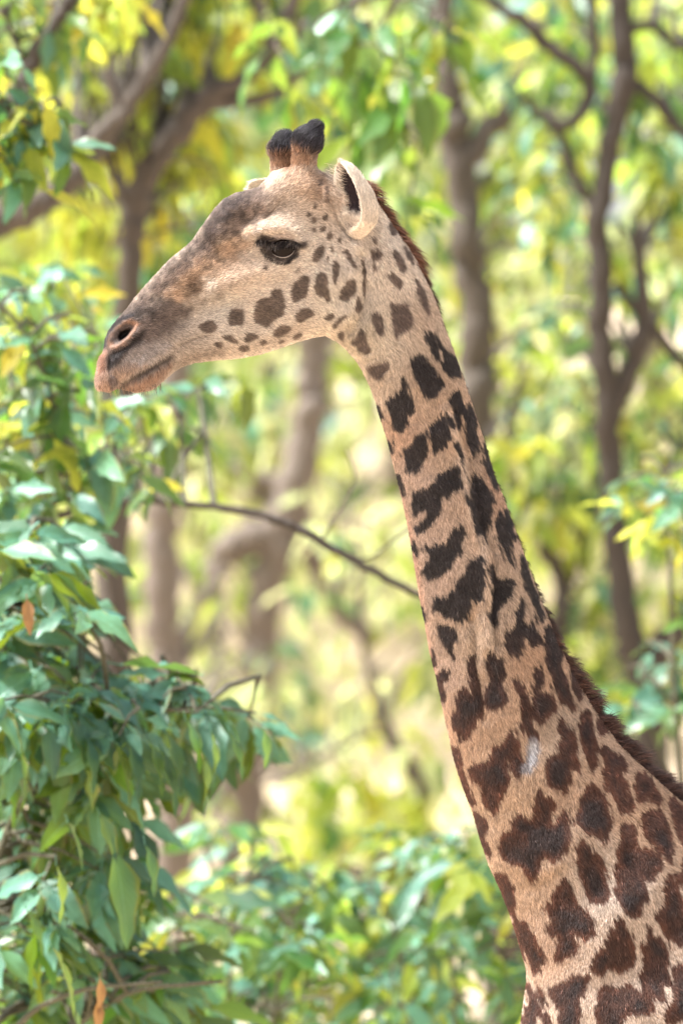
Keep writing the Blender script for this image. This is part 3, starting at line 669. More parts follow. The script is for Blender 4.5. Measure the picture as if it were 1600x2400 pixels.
# swirl the lie a little in patches so the coat is not combed straight
sw = (fbm(px / 38, py / 38, 51) - .5) * .9; cs, sn = np.cos(sw), np.sin(sw)
D0 = np.stack([D0[:, 0] * cs - D0[:, 2] * sn, D0[:, 1], D0[:, 0] * sn + D0[:, 2] * cs], 1)
D0 += rng.normal(0, .18, D0.shape)
D0 -= N0 * (D0 * N0).sum(1)[:, None]; D0 /= np.linalg.norm(D0, axis=1)[:, None] + 1e-9
head = py < 930 - (px - 850) * .2
L = np.where(head & (px < 850), rng.uniform(.005, .0095, len(px)), rng.uniform(.0085, .0145, len(px)))
far = ~(inside & nearside)[qi]; L = np.where(far, L * 1.5, L)
hornk = (py < 368) & (px > 610) & (px < 790); L = np.where(hornk, rng.uniform(.010, .021, len(px)), L)
lip = (px < 400) & (py > 830) & (poly_sd(px, py, Z5([(40, 900), (230, 720), (230, 960), (380, 1090), (860, 850), (900, 900), (600, 1200), (100, 1250)])) > 0); L = np.where(lip, rng.uniform(.007, .012, len(px)), L)
L = np.where(rimsd[qi] > 0, .003, L)
lift = np.where(head, .30, .26)[:, None] * rng.uniform(.5, 1.4, (len(px), 1)); lift = np.where(lip[:, None], lift + .3, np.where(hornk[:, None], lift + .02, lift))
Lc = L[:, None]
P1 = P0 + (D0 * .50 + N0 * lift) * Lc
P2 = P0 + (D0 * 1.0 + N0 * (lift * .75)) * Lc
root = P0 - N0 * .0006
cols = coat_at(P0 + D0 * .0012)
lum = cols.mean(1); cols = cols * rng.uniform(.55, 1.42, (len(px), 1))
cols = np.where(hornk[:, None], cols * rng.choice([.6, 1.0, 2.6], (len(px), 1)), cols)
grey = (rng.rand(len(px)) < .018) & (lum < .09) & ~hornk; cols[grey] = cols[grey] * 3.0 + .02
wr = np.where(far, .0006, np.where(head, .00030, .00040))
fur = curves_obj('coat', np.stack([root, P1, P2], 1), np.stack([wr, wr * .9, wr * .25], 1), np.clip(cols, 0.004, .9), M_FUR, GIR)
fur['kind'] = 'stuff'

# ---- mane along the nape
NAPE = [(846, 420), (863, 442), (884, 480), (924, 541), (965, 600), (996, 662), (1018, 712), (1040, 775), (1066, 848), (1091, 918), (1112, 980), (1132, 1041), (1152, 1112), (1173, 1163), (1203, 1245), (1229, 1316), (1259, 1398),
        (1284, 1458), (1307, 1517), (1334, 1572), (1365, 1626), (1406, 1691), (1447, 1746), (1489, 1786), (1539, 1832), (1600, 1886), (1720, 1962), (1850, 2062)]
NC = spline(NAPE, 8); nl = np.r_[0, np.cumsum(np.linalg.norm(np.diff(NC, axis=0), axis=1))]
def mane(n, rng):
    # denser where the mane is long
    def length(y): return np.interp(y, [415, 450, 560, 640, 700, 800, 1350, 1500, 1560, 1700, 1850, 2100], [.024, .036, .037, .032, .018, .014, .019, .028, .042, .048, .046, .040])
    yy = np.interp(np.linspace(0, nl[-1], 4000), nl, NC[:, 1]); wgt = length(yy) ** 1.3; cdf = np.cumsum(wgt) / wgt.sum()
    s = np.interp(rng.rand(n), cdf, np.linspace(0, nl[-1], 4000))
    X = np.interp(s, nl, NC[:, 0]); Y = np.interp(s, nl, NC[:, 1])
    tx = np.interp(s + 4, nl, NC[:, 0]) - np.interp(s - 4, nl, NC[:, 0]); ty = np.interp(s + 4, nl, NC[:, 1]) - np.interp(s - 4, nl, NC[:, 1])
    l = np.hypot(tx, ty) + 1e-6; tx, ty = tx / l, ty / l; nx, ny = ty, -tx            # outward = up/right
    yl = rng.normal(0, 1, n) * .010
    dip = yl ** 2 / .16 + .002                                          # follow the round of the nape
    p0 = np.stack([(X - nx * 4 - 800) / PXM, yl, ZC - (Y - ny * 4 - 1200) / PXM], 1) - np.stack([nx, 0 * nx, -ny], 1) * dip[:, None]
    Lh = length(Y) * rng.uniform(.55, 1.15, n) * (.45 + 1.0 * vnoise(s / 11, yl * 60, 62))
    clump = (fbm(s / 9, yl * 90, 61, 2) - .5)
    lean = np.interp(Y, [415, 470, 640, 720, 1350, 1560, 1850], [.5, 1.0, 1.4, .9, .7, .45, .6]) + clump * 1.3 + rng.normal(0, .10, n)
    out = np.stack([nx, 0 * nx, -ny], 1); tan_ = np.stack([tx, 0 * tx, -ty], 1); sdw = rng.normal(0, .16, (n, 1)) * np.array([[0, 1, 0]]) + (clump[:, None] * 1.0) * np.array([[0, 1, 0]])
    pts = [p0]
    for k, (o_, t_) in enumerate(((.34, .20), (.62, .55), (.80, 1.0))):
        pts.append(p0 + (out * o_ + tan_ * (t_ * lean)[:, None] + sdw * (k + 1) / 3) * Lh[:, None] / np.sqrt(1 + lean ** 2 * .5)[:, None])
    P = np.stack(pts, 1)
    f = np.clip((Y - 420) / 1400, 0, 1)[:, None]; rr = rng.rand(n, 1)
    c = np.array([(.20, .085, .045)]) * (1 - f) + np.array([(.085, .042, .032)]) * f
    c = np.where(rr < .35, c * .35, c) * rng.uniform(.5, 1.7, (n, 1))
    c = np.where((Y > 640)[:, None] & (Y < 1480)[:, None], c * .5, c)
    return P, c
MP, MC = mane(15000, rng)
mo = curves_obj('mane', MP, np.array([.00042, .0004, .0003, .0001]), np.clip(MC, .004, 1), M_MANE, GIR); mo['kind'] = 'stuff'

# ---- ears: a leaf-shaped cup with thickness, open to the front
def ear(A, Cc, B, ya, yc, yb, flip=False, nu=22, nv=26):
    A, Cc, B = [spline(q, 6) for q in (A, Cc, B)]
    v = np.linspace(0, 1, nv)
    def rs_(q): t = np.linspace(0, 1, len(q)); return np.stack([np.interp(v, t, q[:, 0]), np.interp(v, t, q[:, 1])], 1)
    A, Cc, B = rs_(A), rs_(Cc), rs_(B)
    prof = np.sin(np.pi * np.clip(.12 + v * .88, 0, 1)) ** .7
    def w3(q, y): return np.stack([(q[:, 0] - 800) / PXM, y, ZC - (q[:, 1] - 1200) / PXM], 1)
    y0 = yc + np.where(v < .2, (1 - v / .2) ** 1.5, 0) * (.055 if yc < 0 else 0)
    a3, c3, b3 = w3(A, y0 + (ya - yc) * prof), w3(Cc, y0), w3(B, y0 + (yb - yc) * prof)
    t = np.linspace(0, 1, nu)[None, :, None]; tc = .38
    la = (t - tc) * (t - 1) / (tc); lc = t * (t - 1) / (tc * (tc - 1)); lb = t * (t - tc) / (1 - tc)
    S = a3[:, None] * la + c3[:, None] * lc + b3[:, None] * lb
    du = np.gradient(S, axis=1); dv = np.gradient(S, axis=0); nn = np.cross(du, dv); nn /= np.linalg.norm(nn, axis=2)[..., None] + 1e-9
    th = .0026 * np.minimum(1, np.minimum(t, 1 - t) * 5 + .12) * np.minimum(1, (1.02 - v) * 6)[:, None, None]
    O, I = S + nn * th, S - nn * th
    V = np.concatenate([O.reshape(-1, 3), I.reshape(-1, 3)]); F = []; m = nu * nv
    for j in range(nv - 1):
        for i in range(nu - 1):
            q = [j * nu + i, j * nu + i + 1, (j + 1) * nu + i + 1, (j + 1) * nu + i]
            F.append(q); F.append([m + x for x in q[::-1]])
    for j in range(nv - 1):
        for i, s in ((0, 0), (nu - 1, 1)):
            q = [j * nu + i, (j + 1) * nu + i, m + (j + 1) * nu + i, m + j * nu + i]; F.append(q if s == 0 else q[::-1])
    for i in range(nu - 1):
        for j, s in ((0, 0), (nv - 1, 1)):
            q = [j * nu + i + 1, j * nu + i, m + j * nu + i, m + j * nu + i + 1]; F.append(q if s == 0 else q[::-1])
    U = np.tile(np.linspace(0, 1, nu), nv); Vv = np.repeat(v, nu)
    face = S.shape[0] // 2, int(nu * .7)              # the far wall of the cup shows the viewer its inside
    inn = np.r_[np.zeros(m), np.ones(m)] if nn[face][1] > 0 else np.r_[np.ones(m), np.zeros(m)]
    return V, np.array(F), np.r_[U, U], np.r_[Vv, Vv], inn, nn.reshape(-1, 3)

def ear_obj(V, F, U, Vv, inner, light, name='ear'):
    cream = np.array((.70, .61, .52)); col = np.tile(cream, (len(V), 1)) * (0.75 + .5 * fbm(U * 9, Vv * 9, 8)[:, None])
    low_ = (1 - sstep(Vv, .05, .5)) * (1 - inner); col = col * (1 - .3 * low_[:, None]) + np.array((.40, .31, .235)) * .3 * low_[:, None]  # lower outer ear browner: shading of the fold put into the colour
    dark = (inner * sstep(U, .02, .06) * (1 - sstep(U, .905 + .015 * np.sin(Vv * 9), .95)) * sstep(Vv, .18, .28) * (1 - sstep(Vv, .86, .95))) if light else inner * 0
    col = col * (1 - dark[:, None]) + np.array((.035, .022, .026)) * dark[:, None]
    inn = inner * (1 - dark); col = col * (1 - .35 * inn[:, None]) + np.array((.62, .48, .37)) * .35 * inn[:, None]
    me = mesh_np(name, V, F); attr_colour(me, col); me.materials.append(M_HIDE)
    return link(name, me, GIR), col

nE = ear(Z6([(1120, 1235), (1215, 1165), (1243, 1030), (1215, 860), (1160, 720), (1095, 600), (1033, 516)]),
         Z6([(1200, 1320), (1365, 1160), (1402, 1010), (1355, 850), (1270, 715), (1180, 596), (1042, 508)]),
         Z6([(1010, 1230), (1005, 1060), (985, 900), (966, 770), (966, 680), (985, 590), (1024, 512)]), -.150, -.118, -.070)
fE = ear(Z6([(600, 540), (450, 570), (330, 606), (200, 612), (105, 642), (70, 705)]),
         Z6([(640, 760), (470, 740), (330, 730), (210, 715), (130, 705), (68, 712)]),
         Z6([(600, 900), (420, 870), (270, 840), (165, 812), (92, 788), (70, 722)]), .115, .150, .110)
for E, nr in ((nE, True), (fE, False)):
    V, F, U, Vv, inner, nn = E
    eo, col = ear_obj(V, F, U, Vv, inner, nr)
    if not nr: col = np.clip(col * 1.3, 0, .8)  # far ear's hair colour raised in place of light falling on it
    # short downy hair, longer fringe inside
    dn = np.full(len(F), 230e3 if nr else 120e3)
    p, qi = tri_sample(V, F, dn, rng)
    fa, fb, fc = V[F[:, 0]], V[F[:, 1]], V[F[:, 2]]; fn = np.cross(fb - fa, fc - fa); fn /= np.linalg.norm(fn, axis=1)[:, None] + 1e-9
    n_ = fn[qi]; ic = inner[F[:, 0]][qi]; uu = U[F[:, 0]][qi]; vv = Vv[F[:, 0]][qi]
    axis = np.array(at(*(796, 387)) - at(838, 560)); axis = axis / np.linalg.norm(axis)
    if not nr: axis = np.array((-1, 0, .1))
    d_ = axis + rng.normal(0, .22, p.shape); fringe = (ic > .5) & (uu > .91) & nr
    d_ = np.where(fringe[:, None], np.array((.75, -.1, -.35)) + rng.normal(0, .25, p.shape), d_)
    d_ -= n_ * (d_ * n_).sum(1)[:, None] * .8; d_ /= np.linalg.norm(d_, axis=1)[:, None] + 1e-9
    Lh = np.where(fringe, rng.uniform(.012, .026, len(p)), rng.uniform(.005, .012, len(p)))
    edge = ((uu > .93) | (uu < .03)) & (rng.rand(len(p)) < .8); 
    d_ = np.where((uu > .965)[:, None] & nr, np.array((-.8, -.1, .45)) + rng.normal(0, .25, p.shape), d_); Lh = np.where((uu > .965), rng.uniform(.008, .020, len(p)), Lh)
    Pp = np.stack([p, p + (d_ * .5 + n_ * .22) * Lh[:, None], p + (d_ + n_ * .2) * Lh[:, None]], 1)
    cc = col[F[:, 0]][qi]; cc = np.where(fringe[:, None], np.array((.70, .59, .48)), cc) * rng.uniform(.55, 1.35, (len(p), 1))
    h = curves_obj('ear_hair', Pp, np.array([.0003, .00025, .0001]), np.clip(cc, .005, .9), M_FUR, GIR)
    h.parent = eo; h.matrix_parent_inverse = eo.matrix_world.inverted() if False else Matrix.Identity(4); h['kind'] = 'stuff'
    eo.parent = GIR; eo.matrix_parent_inverse = Matrix.Translation(-GIR.location)

# ---- eye
ed_, eR_, eW_ = lateral(np.array([[EYE_C[0] + 34]]), np.array([[EYE_C[1] + 2]]))
near_y = float(ymid(np.array([EYE_C[0]]))[0] - eW_[0, 0] * math.sqrt(max(0, 1 - max(0, 1 - ed_[0, 0] / eR_[0, 0]) ** 2)))
m = NT('eye_gloss'); b = m.n('ShaderNodeBsdfPrincipled', i_Roughness=.05); b.inputs['IOR'].default_value = 1.36; b.inputs['Specular IOR Level'].default_value = .16
lw = m.n('ShaderNodeTexCoord'); sep = m.n('ShaderNodeSeparateXYZ'); m.l(lw.outputs['Object'], sep.inputs[0])
m.l(m.ramp(sep.outputs[0], [(.2, (.008, .005, .004)), (.6, (.003, .0025, .0025))]), b.inputs['Base Color']); m.l(b.outputs[0], m.out.inputs[0])
M_EYE = m.m
m = NT('eye_rim'); b = m.n('ShaderNodeBsdfPrincipled', i_Roughness=.3); nz = m.n('ShaderNodeTexNoise', i_Scale=120.0)
m.l(m.ramp(nz.outputs[0], [(.3, (.22, .18, .16)), (.7, (.38, .33, .3))]), b.inputs['Base Color']); m.l(b.outputs[0], m.out.inputs[0]); M_RIM = m.m
for sgn in (-1, 1):
    er = .0295
    yc = near_y + er * .83 if sgn < 0 else 2 * float(ymid(np.array([EYE_C[0]]))[0]) - near_y - er * .83
    bm = bmesh.new(); bmesh.ops.create_uvsphere(bm, u_segments=32, v_segments=20, radius=er)
    me = bpy.data.meshes.new('eye'); bm.to_mesh(me); bm.free(); me.polygons.foreach_set('use_smooth', np.ones(len(me.polygons), bool))
    c = at(EYE_C[0], EYE_C[1] - 1)
    eo = link('eye', me, None, M_EYE); eo.parent = GIR; eo.location = Vector((c.x, yc, c.z)) - GIR.location
    if sgn < 0:
        # wet pale rim along the lower lid
        def on_eye(px_, py_, k=1.02):
            q = at(px_, py_); dx, dz = q.x - c.x, q.z - c.z; r2 = max(1e-6, (er * k) ** 2 - dx * dx - dz * dz); return Vector((q.x, yc - math.sqrt(r2), q.z))
        rimp = [on_eye(*p) for p in spline(Z6([(345, 1440), (390, 1468), (440, 1482), (490, 1478), (540, 1452), (575, 1405)]), 4)]
        n_ = len(rimp); rm = tube([(rimp, [.0004 + .0007 * math.sin(math.pi * k / (n_ - 1)) for k in range(n_)])], 'lower_lid_rim', 6)
        ro = link('lower_lid_rim', rm, None, M_RIM); ro.parent = eo; ro.matrix_parent_inverse = Matrix.Translation(-(eo.location + GIR.location))
        # upper lashes
        lashes = []; lc = []
        top = spline(Z6([(190, 1320), (270, 1310), (350, 1345), (430, 1335), (510, 1320), (580, 1330), (650, 1335)]), 30)
        for k in range(420):
            q = top[rng.randint(len(top))] + rng.normal(0, 1.8, 2)
            yv = near_y - .001 + max(0, abs(q[0] - EYE_C[0]) - 26) * .00022
            p = Vector(at(*q)); p.y = yv + rng.uniform(-.002, .002)
            Lq = rng.uniform(.010, .020); dv = Vector(((q[0] - EYE_C[0]) * -.004 - .25 + rng.normal(0, .25), -.75, -.35 + rng.normal(0, .2)))
            lashes.append([p, p + dv * Lq * .6, p + dv * Lq + Vector((0, -.001, -.006))]); s = rng.rand()
            lc.append((.30, .25, .22) if s < .12 else (.02, .015, .014))
        low = spline(Z6([(240, 1400), (300, 1470), (400, 1525), (500, 1520), (590, 1450)]), 20)
        for k in range(140):
            q = low[rng.randint(len(low))] + rng.normal(0, 1.5, 2); p = Vector(at(*q)); p.y = near_y + .003
            Lq = rng.uniform(.006, .011); dv = Vector((rng.normal(-.2, .3), -.5, -.8)); lashes.append([p, p + dv * Lq * .5, p + dv * Lq]); lc.append((.02, .015, .014))
        la = curves_obj('eyelashes', np.array([[tuple(v) for v in l_] for l_ in lashes]), np.array([.0004, .0003, .0001]), np.array(lc), M_MANE, None)
        la.parent = eo; la.matrix_parent_inverse = Matrix.Translation(-(eo.location + GIR.location)); la['kind'] = 'stuff'
# ---- chin whiskers
wh = []; wc = []
for k in range(150):
    t = rng.rand(); q = np.array([230 + 150 * t, 915 - 18 * max(0, t - .75) * 4 * .5 - rng.uniform(0, 14)]); p = Vector(at(*q)); p.y = float(ymid(np.array([q[0]]))[0]) + rng.uniform(-.03, .03)
    Lq = rng.uniform(.008, .024); dv = Vector((rng.normal(.05, .25), rng.normal(0, .3), -1)); wh.append([p, p + dv * Lq * .5, p + dv * Lq]); wc.append((.03, .025, .02) if rng.rand() < .7 else (.35, .2, .12))
ww = curves_obj('whiskers', np.array([[tuple(v) for v in l_] for l_ in wh]), np.array([.00035, .00025, .0001]), np.array(wc), M_MANE, GIR); ww['kind'] = 'stuff'
# ================================================================== SETTING: ground, woodland, shrubs
rg = random.Random(8)
def gz(x, y):
    """ground height: level under the giraffe, rising to a low wooded slope behind"""
    t = min(max((y - 14) / 60.0, 0), 1); t = t * t * (3 - 2 * t)
    return 5.2 * t + max(0, y - 74) * .05 + .22 * math.sin(x * .31 + y * .12) * min(1, max(0, (y - 6) / 12)) + .1 * math.sin(x * .9 - y * .4) * min(1, max(0, (y - 6) / 12))

# ---- ground
xs = sorted(set(list(np.linspace(-160, -24, 18)) + list(np.linspace(-24, 24, 61)) + list(np.linspace(24, 160, 18))))
ys = list(np.linspace(-60, 0, 12)) + list(np.linspace(1, 90, 90)) + list(np.linspace(95, 420, 22))
V = [(x, y, gz(x, y)) for y in ys for x in xs]; nx_ = len(xs)
F = [(j * nx_ + i, j * nx_ + i + 1, (j + 1) * nx_ + i + 1, (j + 1) * nx_ + i) for j in range(len(ys) - 1) for i in range(nx_ - 1)]
m = NT('dry_leaf_litter_ground')
tc = m.n('ShaderNodeTexCoord'); n1 = m.n('ShaderNodeTexNoise', i_Scale=.55, i_Detail=4.0); n2 = m.n('ShaderNodeTexVoronoi', i_Scale=9.0); n3 = m.n('ShaderNodeTexNoise', i_Scale=30.0, i_Detail=5.0)
for q in (n1, n2, n3): m.l(tc.outputs['Object'], q.inputs['Vector'])
c1 = m.ramp(n1.outputs[0], [(.35, (.52, .42, .32)), (.52, (.62, .52, .42)), (.68, (.46, .42, .22))])
c2 = m.ramp(n2.outputs['Color'], [(.2, (.62, .55, .5)), (.8, (1.1, 1.02, .95))])
c3 = m.mix(.8, c1, c2, 'MULTIPLY')
b = m.n('ShaderNodeBsdfPrincipled', i_Roughness=.9); m.l(c3, b.inputs['Base Color'])
bp = m.n('ShaderNodeBump', i_Strength=.6, i_Distance=.04); m.l(n3.outputs[0], bp.inputs['Height']); m.l(bp.outputs[0], b.inputs['Normal'])
m.l(b.outputs[0], m.out.inputs[0]); M_GROUND = m.m
gr = link('ground', mesh_np('ground', V, F), None, M_GROUND); tag(gr, kind='structure')

# ---- bark
def bark(name, a, b_, c_, sc=1.0):
    m = NT(name); tc = m.n('ShaderNodeTexCoord'); mp = m.n('ShaderNodeMapping'); mp.inputs['Scale'].default_value = (1, 1, .28)
    m.l(tc.outputs['Object'], mp.inputs[0])
    n1 = m.n('ShaderNodeTexNoise', i_Scale=16.0 * sc, i_Detail=6.0, i_Roughness=.65); n2 = m.n('ShaderNodeTexNoise', i_Scale=3.2, i_Detail=4.0); v = m.n('ShaderNodeTexVoronoi', i_Scale=26.0 * sc)
    m.l(mp.outputs[0], n1.inputs[0]); m.l(tc.outputs['Object'], n2.inputs[0]); m.l(mp.outputs[0], v.inputs[0])
    col = m.mix(n2.outputs[0], m.ramp(n1.outputs[0], [(.3, a), (.7, b_)]), c_)
    b = m.n('ShaderNodeBsdfPrincipled', i_Roughness=.85); m.l(col, b.inputs['Base Color'])
    bp = m.n('ShaderNodeBump', i_Strength=.7, i_Distance=.02); mx = m.n('ShaderNodeMath', operation='ADD'); m.l(n1.outputs[0], mx.inputs[0]); m.l(v.outputs[0], mx.inputs[1])
    m.l(mx.outputs[0], bp.inputs['Height']); m.l(bp.outputs[0], b.inputs['Normal']); m.l(b.outputs[0], m.out.inputs[0]); return m.m
M_BARK = bark('brown_bark', (0.0527, 0.0384, 0.0310), (0.1147, 0.0880, 0.0732), (0.0775, 0.0651, 0.0496))
M_BARKD = bark('dark_bark', (0.0300, 0.0216, 0.0180), (0.0720, 0.0528, 0.0432), (0.0480, 0.0396, 0.0300))
M_BARKP = bark('pale_veiled_bark', (0.1200, 0.0896, 0.0760), (0.2320, 0.1840, 0.1600), (0.1600, 0.1320, 0.1080))  # distant trunks: veiling haze put into the bark colour
M_TWIG = bark('grey_green_twig', (.06, .055, .038), (.13, .115, .08), (.09, .09, .05), 4)

# ---- leaves
def leaf_mat(name, top, under, trans, tf=.45, rough=.38, spec=.5, per_object=True, hv=.03, vv=.35):
    m = NT(name)
    if per_object: rnd = m.n('ShaderNodeObjectInfo').outputs['Random']
    else: rnd = m.n('ShaderNodeNewGeometry').outputs['Random Per Island']
    geo = m.n('ShaderNodeNewGeometry'); tc = m.n('ShaderNodeTexCoord')
    base = m.mix(geo.outputs['Backfacing'], top, under)
    # midrib + side veins from the leaf's own length / width
    at_ = m.n('ShaderNodeAttribute', attribute_name='lv'); sp = m.n('ShaderNodeSeparateXYZ'); m.l(at_.outputs['Vector'], sp.inputs[0])
    ab = m.n('ShaderNodeMath', operation='ABSOLUTE'); m.l(sp.outputs[1], ab.inputs[0])
    ad = m.n('ShaderNodeMath', operation='MULTIPLY_ADD'); m.l(ab.outputs[0], ad.inputs[0]); ad.inputs[1].default_value = -.32; m.l(sp.outputs[0], ad.inputs[2])
    sn = m.n('ShaderNodeMath', operation='SINE'); mu = m.n('ShaderNodeMath', operation='MULTIPLY'); m.l(ad.outputs[0], mu.inputs[0]); mu.inputs[1].default_value = 62.0; m.l(mu.outputs[0], sn.inputs[0])
    rib = m.ramp(ab.outputs[0], [(.0, (1, 1, 1)), (.07, (0, 0, 0))]); vein = m.ramp(sn.outputs[0], [(.90, (0, 0, 0)), (1.0, (.5, .5, .5))])
    vm = m.n('ShaderNodeMix', data_type='RGBA', blend_type='LIGHTEN'); vm.inputs[0].default_value = 1; m.l(rib, vm.inputs[6]); m.l(vein, vm.inputs[7])
    base = m.mix(vm.outputs[2], base, tuple(min(1, v * 1.7 + .03) for v in top))
    nz = m.n('ShaderNodeTexNoise', i_Scale=9.0, i_Detail=3.0); m.l(tc.outputs['Object'], nz.inputs[0])
    base = m.mix(1.0, base, m.ramp(nz.outputs[0], [(.3, (.8, .8, .8)), (.7, (1.15, 1.15, 1.1))]), 'MULTIPLY')
    ed = m.n('ShaderNodeMath', operation='MULTIPLY'); m.l(m.ramp(ab.outputs[0], [(.70, (0, 0, 0)), (1.0, (1, 1, 1))]), ed.inputs[0]); n5 = m.n('ShaderNodeTexNoise', i_Scale=4.0, i_Detail=4.0); m.l(tc.outputs['Object'], n5.inputs[0])
    m.l(m.ramp(n5.outputs[0], [(.5, (0, 0, 0)), (.62, (1, 1, 1))]), ed.inputs[1]); base = m.mix(ed.outputs[0], base, (.22, .17, .06))
    def vary(c):
        h = m.n('ShaderNodeHueSaturation'); m.l(c, h.inputs['Color']) if hasattr(c, 'is_output') else setattr(h.inputs['Color'], 'default_value', (*c, 1))
        a = m.n('ShaderNodeMapRange', i_3=.5 - hv, i_4=.5 + hv); m.l(rnd, a.inputs[0]); m.l(a.outputs[0], h.inputs['Hue'])
        r2 = m.n('ShaderNodeMath', operation='FRACT'); r3 = m.n('ShaderNodeMath', operation='MULTIPLY'); r3.inputs[1].default_value = 7.31; m.l(rnd, r3.inputs[0]); m.l(r3.outputs[0], r2.inputs[0])
        v = m.n('ShaderNodeMapRange', i_3=1 - vv, i_4=1 + vv); m.l(r2.outputs[0], v.inputs[0]); m.l(v.outputs[0], h.inputs['Value']); return h.outputs[0]
    b = m.n('ShaderNodeBsdfPrincipled', i_Roughness=rough); b.inputs['Specular IOR Level'].default_value = spec
    m.l(vary(base), b.inputs['Base Color'])
    bp = m.n('ShaderNodeBump', i_Strength=.35, i_Distance=.01); m.l(vm.outputs[2], bp.inputs['Height']); m.l(bp.outputs[0], b.inputs['Normal'])
    t = m.n('ShaderNodeBsdfTranslucent'); m.l(vary(trans), t.inputs[0])
    mx = m.n('ShaderNodeMixShader'); mx.inputs[0].default_value = tf; m.l(b.outputs[0], mx.inputs[1]); m.l(t.outputs[0], mx.inputs[2]); m.l(mx.outputs[0], m.out.inputs[0])
    return m.m
LM = {
 'Y': leaf_mat('yellow_leaf', (.38, .39, .045), (.40, .42, .06), (.72, .72, .09), .54, .5, .3),
 'L': leaf_mat('lime_leaf', (.20, .28, .06), (.25, .32, .06), (.50, .58, .08), .55, .42, .4),
 'G': leaf_mat('green_leaf', (.055, .135, .04), (.10, .17, .045), (.20, .34, .03), .42, .36, .5),
 'M': leaf_mat('bluish_green_leaf', (.10, .255, .185), (.10, .19, .07), (.17, .31, .06), .32, .40, .5),
 'S': leaf_mat('shrub_leaf', (.055, .165, .118), (.075, .125, .02), (.22, .32, .015), .36, .42, .42, True, .02, .35),
 'P': leaf_mat('haze_pale_leaf', (.36, .40, .20), (.38, .42, .22), (.66, .70, .34), .55, .5, .3),  # paler tint for distant leaves: haze put into the leaf colour
 'B': leaf_mat('withered_leaf', (.30, .15, .08), (.32, .18, .10), (.40, .18, .06), .3, .6, .3),
}
def leaf_mesh(name, mat, wid=.19, bend=.35, fold=.25, wavy=.05, seed=0, nl=6):
    r = random.Random(seed); V = []; L = []; F = []; acr = (-1, -.5, 0, .5, 1)
    ph = r.uniform(0, 6)
    for i in range(nl + 1):
        s = i / nl
        hw = wid * (math.sin(math.pi * s ** .85) ** .75 * (1 - .25 * s) if 0 < s < 1 else 0) + .004
        cx = s - .06 * bend * s * s; cz = -bend * .55 * s * s
        for a in acr:
            wv = wavy * math.sin(ph + s * 13 + a * 1.5) * abs(a)
            V.append((cx, a * hw * (1 + r.uniform(-.2, .1) * abs(a)), cz + abs(a) * hw * fold + wv * (0.2 + hw * 4)))
            L.append((s, a, 0))
    for i in range(nl):
        for k in range(4):
            F.append((i * 5 + k, (i + 1) * 5 + k, (i + 1) * 5 + k + 1, i * 5 + k + 1))
    n0 = len(V)                                        # short stalk
    for x in (-.16, .02):
        for (dy, dz) in ((-.011, 0), (.011, 0), (0, -.014)): V.append((x, dy, dz + (.03 if x < 0 else 0))); L.append((0, 0, 0))
    for a, b_ in ((0, 1), (1, 2), (2, 0)): F.append((n0 + a, n0 + 3 + a, n0 + 3 + b_, n0 + b_))
    me = bpy.data.meshes.new(name); me.from_pydata(V, [], F); me.update(); me.polygons.foreach_set('use_smooth', np.ones(len(F), bool))
    a = me.attributes.new('lv', 'FLOAT_VECTOR', 'POINT'); a.data.foreach_set('vector', np.array(L, np.float32).ravel())
    me.materials.append(mat); return me
WK = {'S': 1.12, 'M': 1.08}
LEAF = {}
for key, mat in LM.items():
    LEAF[key] = [leaf_mesh('leaf', mat, wid=w_ * WK.get(key, 1), bend=bd, fold=fo, wavy=wa, seed=i * 7 + 1) for i, (w_, bd, fo, wa) in
                 enumerate(((.20, .35, .25, .05), (.24, .55, .2, .08), (.185, .15, .35, .07), (.215, .8, .15, .06)))]

def leaf_matrix(p, d, size, roll):
    d = d.normalized(); up = Vector((0, 0, 1)); s = up.cross(d)
    if s.length < 1e-3: s = Vector((0, 1, 0))
    s.normalize(); n = d.cross(s)
    q = Quaternion(d, roll); s = q @ s; n = q @ n
    return Matrix(((d.x * size, s.x * size, n.x * size, p.x), (d.y * size, s.y * size, n.y * size, p.y), (d.z * size, s.z * size, n.z * size, p.z), (0, 0, 0, 1)))

